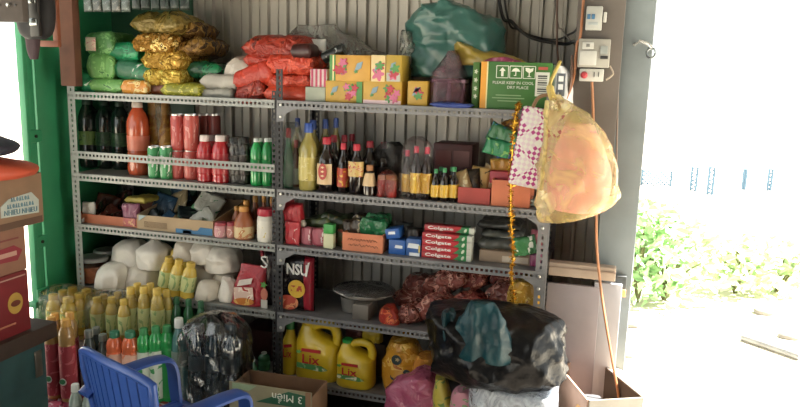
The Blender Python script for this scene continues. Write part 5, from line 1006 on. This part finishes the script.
# ------------------------------------------------------------------ table and cartons, left foreground
t = thing('wooden_counter', 'dark topped teal wooden counter at the left edge', 'counter', (-.94, -.75, 0)); zt_ = atY(57, 321, -.55).z
MB().box(-.22, atY(57, 321, -.55).x + .94, -.55, .20, zt_ - .055, zt_).build('counter_top', M('3d2a22', .6, var=.25, scale=12, bump=.2), t, bevel=.004)
xb = atY(57, 321, -.55).x + .94 - .015; k = ray(46, 360); yb_ = CAM.y + k.y*(xb - .94 - CAM.x)/k.x + .75
MB().box(-.20, xb, -.53, yb_, .0, zt_ - .055).build('cabinet_body', M('24484a', .5, var=.2), t, bevel=.003)
br = MB().box(xb, xb + .004, yb_ - .05, yb_ - .02, zt_ - .17, zt_ - .08).build('metal_bracket', M('6a6258', .4, .7), t, bevel=.001)
def bigbox(px, y0, XF, dep, label, mat, zs):
    # the side facing the room (+x) stands at XF; its far edge is seen in column px
    k = ray(px, 230); yb_ = CAM.y + k.y * (XF - CAM.x) / k.x; zt2 = zat(y0, XF, yb_); w = .42
    o = MB().box(-w/2, w/2, -dep/2, dep/2, 0, zt2 - zs).build('carton', mat, bevel=.004)
    o.rotation_euler = (0, 0, R(90)); o.location = (XF - dep/2, yb_ - w/2, zs); tag(o, label, 'carton'); return o, w, zt2 - zs
o, w, h = bigbox(25, 269, -.575, .25, 'dark red carton with a golden oval, lowest of the stack', M('7a1e24', .5, var=.12), zt_ + .001)
decal(o, 'gold_oval', .36*w, h*.52, w*.14, h*.34, -.1255, M('b08a34', .5), 'oval'); decal(o, 'oval_band', .36*w, h*.52, w*.09, h*.1, -.127, M('6a2a1c', .5), 'oval'); decal(o, 'pale_edge_line', .02*w, h*.93, w*.9, h*.02, -.1255, M('b0887a', .5), 'rect'); decal(o, 'print_line', .1*w, h*.2, w*.5, h*.03, -.1255, M('a8664a', .5), 'rect')
z_ = zt_ + .001 + h + .001
o, w, h = bigbox(25, 226, -.575, .25, 'brown carton with red print in the middle of the stack', M('8a5f4a', .65), z_)
decal(o, 'red_print', .33*w, h*.45, w*.26, h*.36, -.1255, M('8a2430', .6), [(-.5, -.4), (.3, -.5), (.5, .1), (.2, .5), (-.5, .4)]); decal(o, 'print_line', .25*w, h*.78, w*.36, h*.04, -.1255, M('7a3a34', .6), 'rect'); decal(o, 'pale_letters', .32*w, h*.45, w*.16, h*.1, -.127, M('b88a7a', .6), 'rect')
z_ += h + .001
o, w, h = bigbox(45, 172, -.565, .302, 'tan carton with blue lettering on top of the stack', M('87694f', .7), z_)
bp_ = M('5f8494', .6); pb = M('a8b0a8', .6)
decal(o, 'pale_lettering_ground', .27*w, h*.45, w*.36, h*.42, -.1518, pb, [(-.5, -.5), (.5, -.5), (.5, .1), (.3, .5), (-.3, .3), (-.5, .0)], -.05)
text(o, 'NHIEU NHIEU', .31*w, h*.10, (.27*w, -.154, h*.32), bp_, rot=(R(90), R(3), 0))
for z2_, n_ in ((.57, 7), (.45, 10)):
    for i in range(n_): decal(o, 'worn_letter', .27*w + (i - (n_ - 1)/2)*w*.026, h*(z2_ - .002*i), w*.018, h*.08, -.1535, bp_, ([(-.5, -.5), (-.2, -.5), (0, .1), (.2, -.5), (.5, -.5), (.1, .5), (-.1, .5)], [(-.5, -.5), (.5, -.5), (.5, -.3), (-.1, -.2), (-.1, .5), (-.5, .5)], 'oval')[i % 3])
decal(o, 'dark_base_band', 0, h*.08, w*.96, h*.13, -.1505, M('5a3f2e', .7), 'rect')
ztop = z_ + h
for (lb_, mm, y1_, w_, th_, z0_, sd_) in (('orange red pointed fabric lying on the top carton', M('c04a2e', .6, bump=.2), 43, .40, .075, 0, 3), ('dark navy pointed fabric on top of the orange red one', M('262838', .6, bump=.2), 25, .38, .09, .076, 4)):
    XF = -.59; k = ray(y1_, 150); yb_ = CAM.y + k.y*(XF - CAM.x)/k.x
    rows = [(0, 0, 0, .12, w_*.5), (th_*.25, 0, 0, .13, w_*.5), (th_*.6, -.01, -.04, .11, w_*.4), (th_, -.02, -.10, .06, w_*.2)]
    o = loft_mb(dense(rows, 4), 36, amp=.004, seed=sd_, e=1.35).build('folded_fabric', mm); tag(o, lb_, 'fabric'); o.location = (XF - .035, yb_ - w_/2, ztop + .001 + z0_)
# ------------------------------------------------------------------ blue armchair
bm_ = M('294c98', .35, var=.06)
rz = R(-22); t = thing('plastic_armchair', 'blue plastic armchair seen from behind in the foreground', 'chair', (.02, -.785, 0), rz)
t.scale = (.74, .74, .74)
# local: x right, y forward; back at y=-.21
mb = MB(); n = 9
def backp(u, v): # u -1..1 across, v 0..1 up
    return Vector((u * (.215 + .02*v), -.17 - .055*v + .035*(1 - u*u) * -1 + .03, .43 + .375*v - .03*(abs(u)**3)*v))
def slab(mb, fn, u0, u1, v0, v1, th, nu=6, nv=6):
    vs = []; 
    for s in (0, th):
        for j in range(nv + 1):
            for i in range(nu + 1):
                p = fn(u0 + (u1 - u0)*i/nu, v0 + (v1 - v0)*j/nv); vs.append(p + Vector((0, s, 0)))
    N_ = (nu + 1)*(nv + 1); fs = []
    for j in range(nv):
        for i in range(nu):
            a = j*(nu + 1) + i; q = (a, a + 1, a + nu + 2, a + nu + 1); fs += [q, tuple(x + N_ for x in q[::-1])]
    ring = [i for i in range(nu + 1)] + [(j + 1)*(nu + 1) - 1 for j in range(1, nv + 1)] + [nv*(nu + 1) + i for i in range(nu - 1, -1, -1)] + [j*(nu + 1) for j in range(nv - 1, 0, -1)]
    for i in range(len(ring)): a, b = ring[i], ring[(i + 1) % len(ring)]; fs.append((a, a + N_, b + N_, b))
    mb.add(vs, fs)
rail = [backp(u, 1.) + Vector((0, .008, 0)) for u in [-1 + i/10 for i in range(21)]]
rail = [backp(-1.02, 0) , backp(-1.02, .4), backp(-1.02, .8)] + rail + [backp(1.02, .8), backp(1.02, .4), backp(1.02, 0)]
MB().tube(rail, .017, 10).build('back_frame', bm_, t)
for i in range(9):
    u = -.84 + 1.68*i/8; mb = MB(); slab(mb, backp, u - .085, u + .085, .02, .97, .01, 2, 8); mb.build('back_slat', bm_, t)
mb = MB(); slab(mb, lambda u, v: Vector((u*.215, -.2 + .42*v, .425 - .012*(1 - u*u))), -1, 1, -.05, .12, 0.012, 8, 2)
mb = MB()
for i in range(8):
    u = -.2 + .4*i/7; mb.box(u - .021, u + .021, -.17, .22, .410, .424)
mb.box(-.225, .225, -.20, -.165, .402, .424); mb.box(-.225, .225, .21, .245, .395, .424)
mb.box(-.24, -.215, -.2, .24, .38, .424); mb.box(.215, .24, -.2, .24, .38, .424); mb.build('seat', bm_, t, bevel=.004)
for s in (-1, 1):
    pth = spline([(s*.225, -.20, .60), (s*.245, -.12, .628), (s*.255, 0, .635), (s*.255, .12, .635), (s*.25, .19, .62), (s*.245, .215, .57), (s*.24, .22, .48), (s*.235, .225, .41)], 6)
    mb = MB(); vs = []; fs = []
    N_ = len(pth); wd = .038
    for i, p in enumerate(pth):
        tg = (pth[min(i + 1, N_ - 1)] - pth[max(i - 1, 0)]).normalized(); up = Vector((1, 0, 0)).cross(tg).normalized()
        for dx, du in ((-wd, -.010), (wd, -.010), (wd + .002, .002), (wd*.6, .010), (-wd*.6, .010), (-wd - .002, .002)): vs.append(p + Vector((dx, 0, 0)) + up*du)
    for i in range(N_ - 1):
        for k in range(6): a = i*6 + k; b = i*6 + (k + 1) % 6; fs.append((a, b, b + 6, a + 6))
    fs += [(5, 4, 3, 2, 1, 0), tuple((N_ - 1)*6 + k for k in range(6))]
    mb.add(vs, fs).build('armrest', bm_, t)
    for y0_, y1_ in ((.225, .26), (-.19, -.24)):
        MB().add([(s*.225 + a*.026, (y0_ if z > .2 else y1_) + b*.022, z) for z in (.39, 0) for a, b in ((-1, -1), (1, -1), (1, 1), (-1, 1))], [(0, 1, 2, 3), (7, 6, 5, 4), (0, 4, 5, 1), (1, 5, 6, 2), (2, 6, 7, 3), (3, 7, 4, 0)]).build('leg', bm_, t, bevel=.004)
# ------------------------------------------------------------------ open box on the ground at right
zr = .37
A = [atZ(562, 368, zr), atZ(587, 352, zr), atZ(642, 397, zr), atZ(589, 400, zr)]
c0 = sum(A, Vector()) / 4
t = thing('open_box', 'open cardboard box with junk inside by the doorway', 'box', (c0.x, c0.y, 0))
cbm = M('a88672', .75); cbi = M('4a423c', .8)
def panel(a, b, z0, z1, name, mm, th=.006):
    d_ = (b - a); n_ = Vector((-d_.y, d_.x, 0)).normalized()*th
    vs = [Vector((p.x - c0.x, p.y - c0.y, z)) + k for z in (z0, z1) for k in (Vector((0, 0, 0)), n_) for p in (a, b)]
    return MB().add(vs, [(0, 1, 3, 2), (4, 6, 7, 5), (0, 4, 5, 1), (2, 3, 7, 6), (0, 2, 6, 4), (1, 5, 7, 3)]).build(name, mm, t, smooth=False)
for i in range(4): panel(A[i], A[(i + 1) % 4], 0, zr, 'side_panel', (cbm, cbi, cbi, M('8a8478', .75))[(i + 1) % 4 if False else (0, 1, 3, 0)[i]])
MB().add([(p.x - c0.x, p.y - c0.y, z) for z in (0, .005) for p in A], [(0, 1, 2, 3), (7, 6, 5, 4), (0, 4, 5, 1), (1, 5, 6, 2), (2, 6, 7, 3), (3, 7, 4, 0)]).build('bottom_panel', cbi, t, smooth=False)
fo = (A[2] - A[1]).cross(Vector((0, 0, 1))).normalized()*.07; fo = -fo if fo.x < 0 else fo
MB().add([(p.x - c0.x, p.y - c0.y, z) for p, z in ((A[1], zr), (A[2], zr), (A[2] + fo, zr - .02), (A[1] + fo, zr - .02), (A[1], zr - .005), (A[2], zr - .005), (A[2] + fo, zr - .025), (A[1] + fo, zr - .025))], [(0, 1, 2, 3), (7, 6, 5, 4), (0, 4, 5, 1), (1, 5, 6, 2), (2, 6, 7, 3), (3, 7, 4, 0)]).build('flap', M('c9b294', .7), t, smooth=False)
q = A[0].lerp(A[3], .75).lerp(A[2], .2)
tag(loft_mb(dense([(0, 0, 0, .05, .03), (.03, 0, 0, .05, .035), (.05, 0, 0, .03, .02)]), amp=.01, seed=131).build('crumpled_paper', M('cf9a5a', .7, var=.3)), 'crumpled orange paper at the front inside the open box', 'paper').location = (q.x, q.y, .28)
q2 = (A[0] + A[1] + A[2] + A[3])/4
bg = loft_mb(dense([(0, 0, 0, .05, .05), (.2, 0, 0, .055, .055), (.29, 0, 0, .03, .03)]), amp=.014, seed=132).build('dark_bag', M('5a5c60', .3, bump=.6)); tag(bg, 'crumpled grey plastic bag inside the open box', 'bag').location = (q2.x, q2.y, .006)
# ------------------------------------------------------------------ outside
def bush(px, py, rx, h, n, label, colr, seed):
    b = atZ(px, py, -.04); rr = random.Random(seed); t = thing('leafy_shrub', label, 'shrub', tuple(b), 0, 'shrubs outside the doorway'); mb = MB(); st = MB()
    for k in range(9):
        a = rr.random()*6.28; tip = Vector((math.cos(a)*rx*.7*rr.random(), math.sin(a)*rx*.5*rr.random(), h*(.5 + .5*rr.random())))
        st.tube(spline([(0, 0, 0), tip*.5 + Vector((0, 0, .05)), tip], 4), [.012 - .001*i for i in range(9)], 5)
    for k in range(n):
        a = rr.random()*6.28; q = math.sqrt(rr.random()); z = rr.random()**.8
        p = Vector((math.cos(a)*rx*q*(1.1 - .5*z), math.sin(a)*rx*.7*q*(1.1 - .5*z), .03 + h*z))
        L_ = rr.uniform(.05, .10)*1.2; d_ = Vector((rr.uniform(-1, 1), rr.uniform(-1, 1), rr.uniform(-.5, .7))).normalized(); s_ = d_.orthogonal().normalized()*L_*.28; nn_ = d_.cross(s_).normalized()*L_*.12
        mb.add([p, p + d_*L_*.45 + s_ + nn_, p + d_*L_, p + d_*L_*.45 - s_ + nn_], [(0, 1, 2), (0, 2, 3)])
    mb.build('foliage', M(colr, .55, var=.25, scale=6), t, smooth=False); st.build('stems', M('6a6a44', .7), t)
bush(637, 302, .28, .62, 420, 'tall leafy shrub right beside the pillar', 'a4cc90', 1)
bush(664, 300, .32, .50, 380, 'leafy shrub second from the pillar', 'b0d49c', 2)
bush(735, 293, .36, .34, 320, 'low pale shrub in the middle of the yard', 'c0d8a4', 3)
bush(776, 292, .30, .30, 260, 'low shrub at the right edge of the yard', 'c8dcae', 4)
bush(640, 262, .5, .45, 220, 'distant shrub behind the tall one by the pillar', 'c0dab4', 5)
tag(MB().tube([atZ(742, 337, -.02), atZ(800, 357, -.02)], .018, 8).build('metal_pole', M('8a8a88', .5, .4)), 'grey pole lying on the bright ground outside', 'pole')
for px, py, lb_ in ((764, 314, 'dark stone on the bright ground behind the pole'), (789, 338, 'dark stone on the bright ground near the end of the pole'), (622, 355, 'flat grey stone just outside the doorway'), (628, 326, 'flat dark stone below the tall shrub')):
    b = atZ(px, py, -.04); tag(loft_mb(dense([(0, 0, 0, .06, .04), (.02, 0, 0, .06, .04), (.035, 0, 0, .03, .02)]), 16, amp=.008, seed=px).build('stone', M('77736c', .8)), lb_, 'stone', 'stones outside').location = tuple(b)
# far lattice fence and posts, down a slope
def lattice(px0, px1, y0, y1, label, name):
    b0 = atZ((px0 + px1)/2, y1, -.04); Y = b0.y; a = atY(px0, y1, Y); b = atY(px1, y0, Y); w, h = b.x - a.x, b.z + .04; lm = M('3f5f78', .6); sp = .055
    t = thing(name, label, 'fence', (a.x, Y, -.04)); mb = MB()
    for i in range(-int(h/sp) - 2, int(w/sp) + 3):
        for s_ in (1, -1):
            p = Vector((i*sp, 0, 0)); q = Vector((i*sp + h*s_, 0, h)); dx = q.x - p.x
            t0, t1 = sorted(((0 - p.x)/dx, (w - p.x)/dx)); t0, t1 = max(0, t0), min(1, t1)
            if t1 - t0 > .01: mb.tube([p.lerp(q, t0), p.lerp(q, t1)], .010, 4)
    mb.build('lattice', lm, t, smooth=False)
    for x_ in (0, w): MB().box(x_ - .014, x_ + .014, -.012, .012, 0, h).build('fence_post', lm, t)
    return t
lattice(641, 672, 171, 186, 'dark blue lattice fence far behind the yard', 'lattice_fence')
lattice(690, 698, 167, 191, 'narrow blue lattice column in the distance, first right of the lattice fence', 'lattice_column')
lattice(707, 715, 167, 195, 'narrow blue lattice column in the distance, second right of the lattice fence', 'lattice_column')
lattice(742, 747, 169, 190, 'thin faint lattice column in the distance, third right of the lattice fence', 'lattice_column')
lattice(767, 773, 169, 191, 'lattice column farthest right in the distance', 'lattice_column')
# ------------------------------------------------------------------ light
w_ = bpy.data.worlds.new('sky'); bpy.context.scene.world = w_; w_.use_nodes = True
bg = w_.node_tree.nodes['Background']; bg.inputs['Color'].default_value = (.96, 1., .97, 1); bg.inputs['Strength'].default_value = SKY
sd = bpy.data.lights.new('sun', 'SUN'); so = bpy.data.objects.new('sun', sd); col.objects.link(so); sd.energy = SUN; sd.angle = R(1.5); sd.color = (1, .95, .86)
so.rotation_euler = Vector((-.75, -.25, -1.0)).to_track_quat('-Z', 'Y').to_euler()
vs_ = bpy.context.scene.view_settings
vs_.view_transform = 'Standard'; vs_.look = 'None'; vs_.gamma = 1; vs_.exposure = EXPO; vs_.use_curve_mapping = False
bpy.context.scene.cycles.max_bounces = 8; bpy.context.scene.cycles.transparent_max_bounces = 16
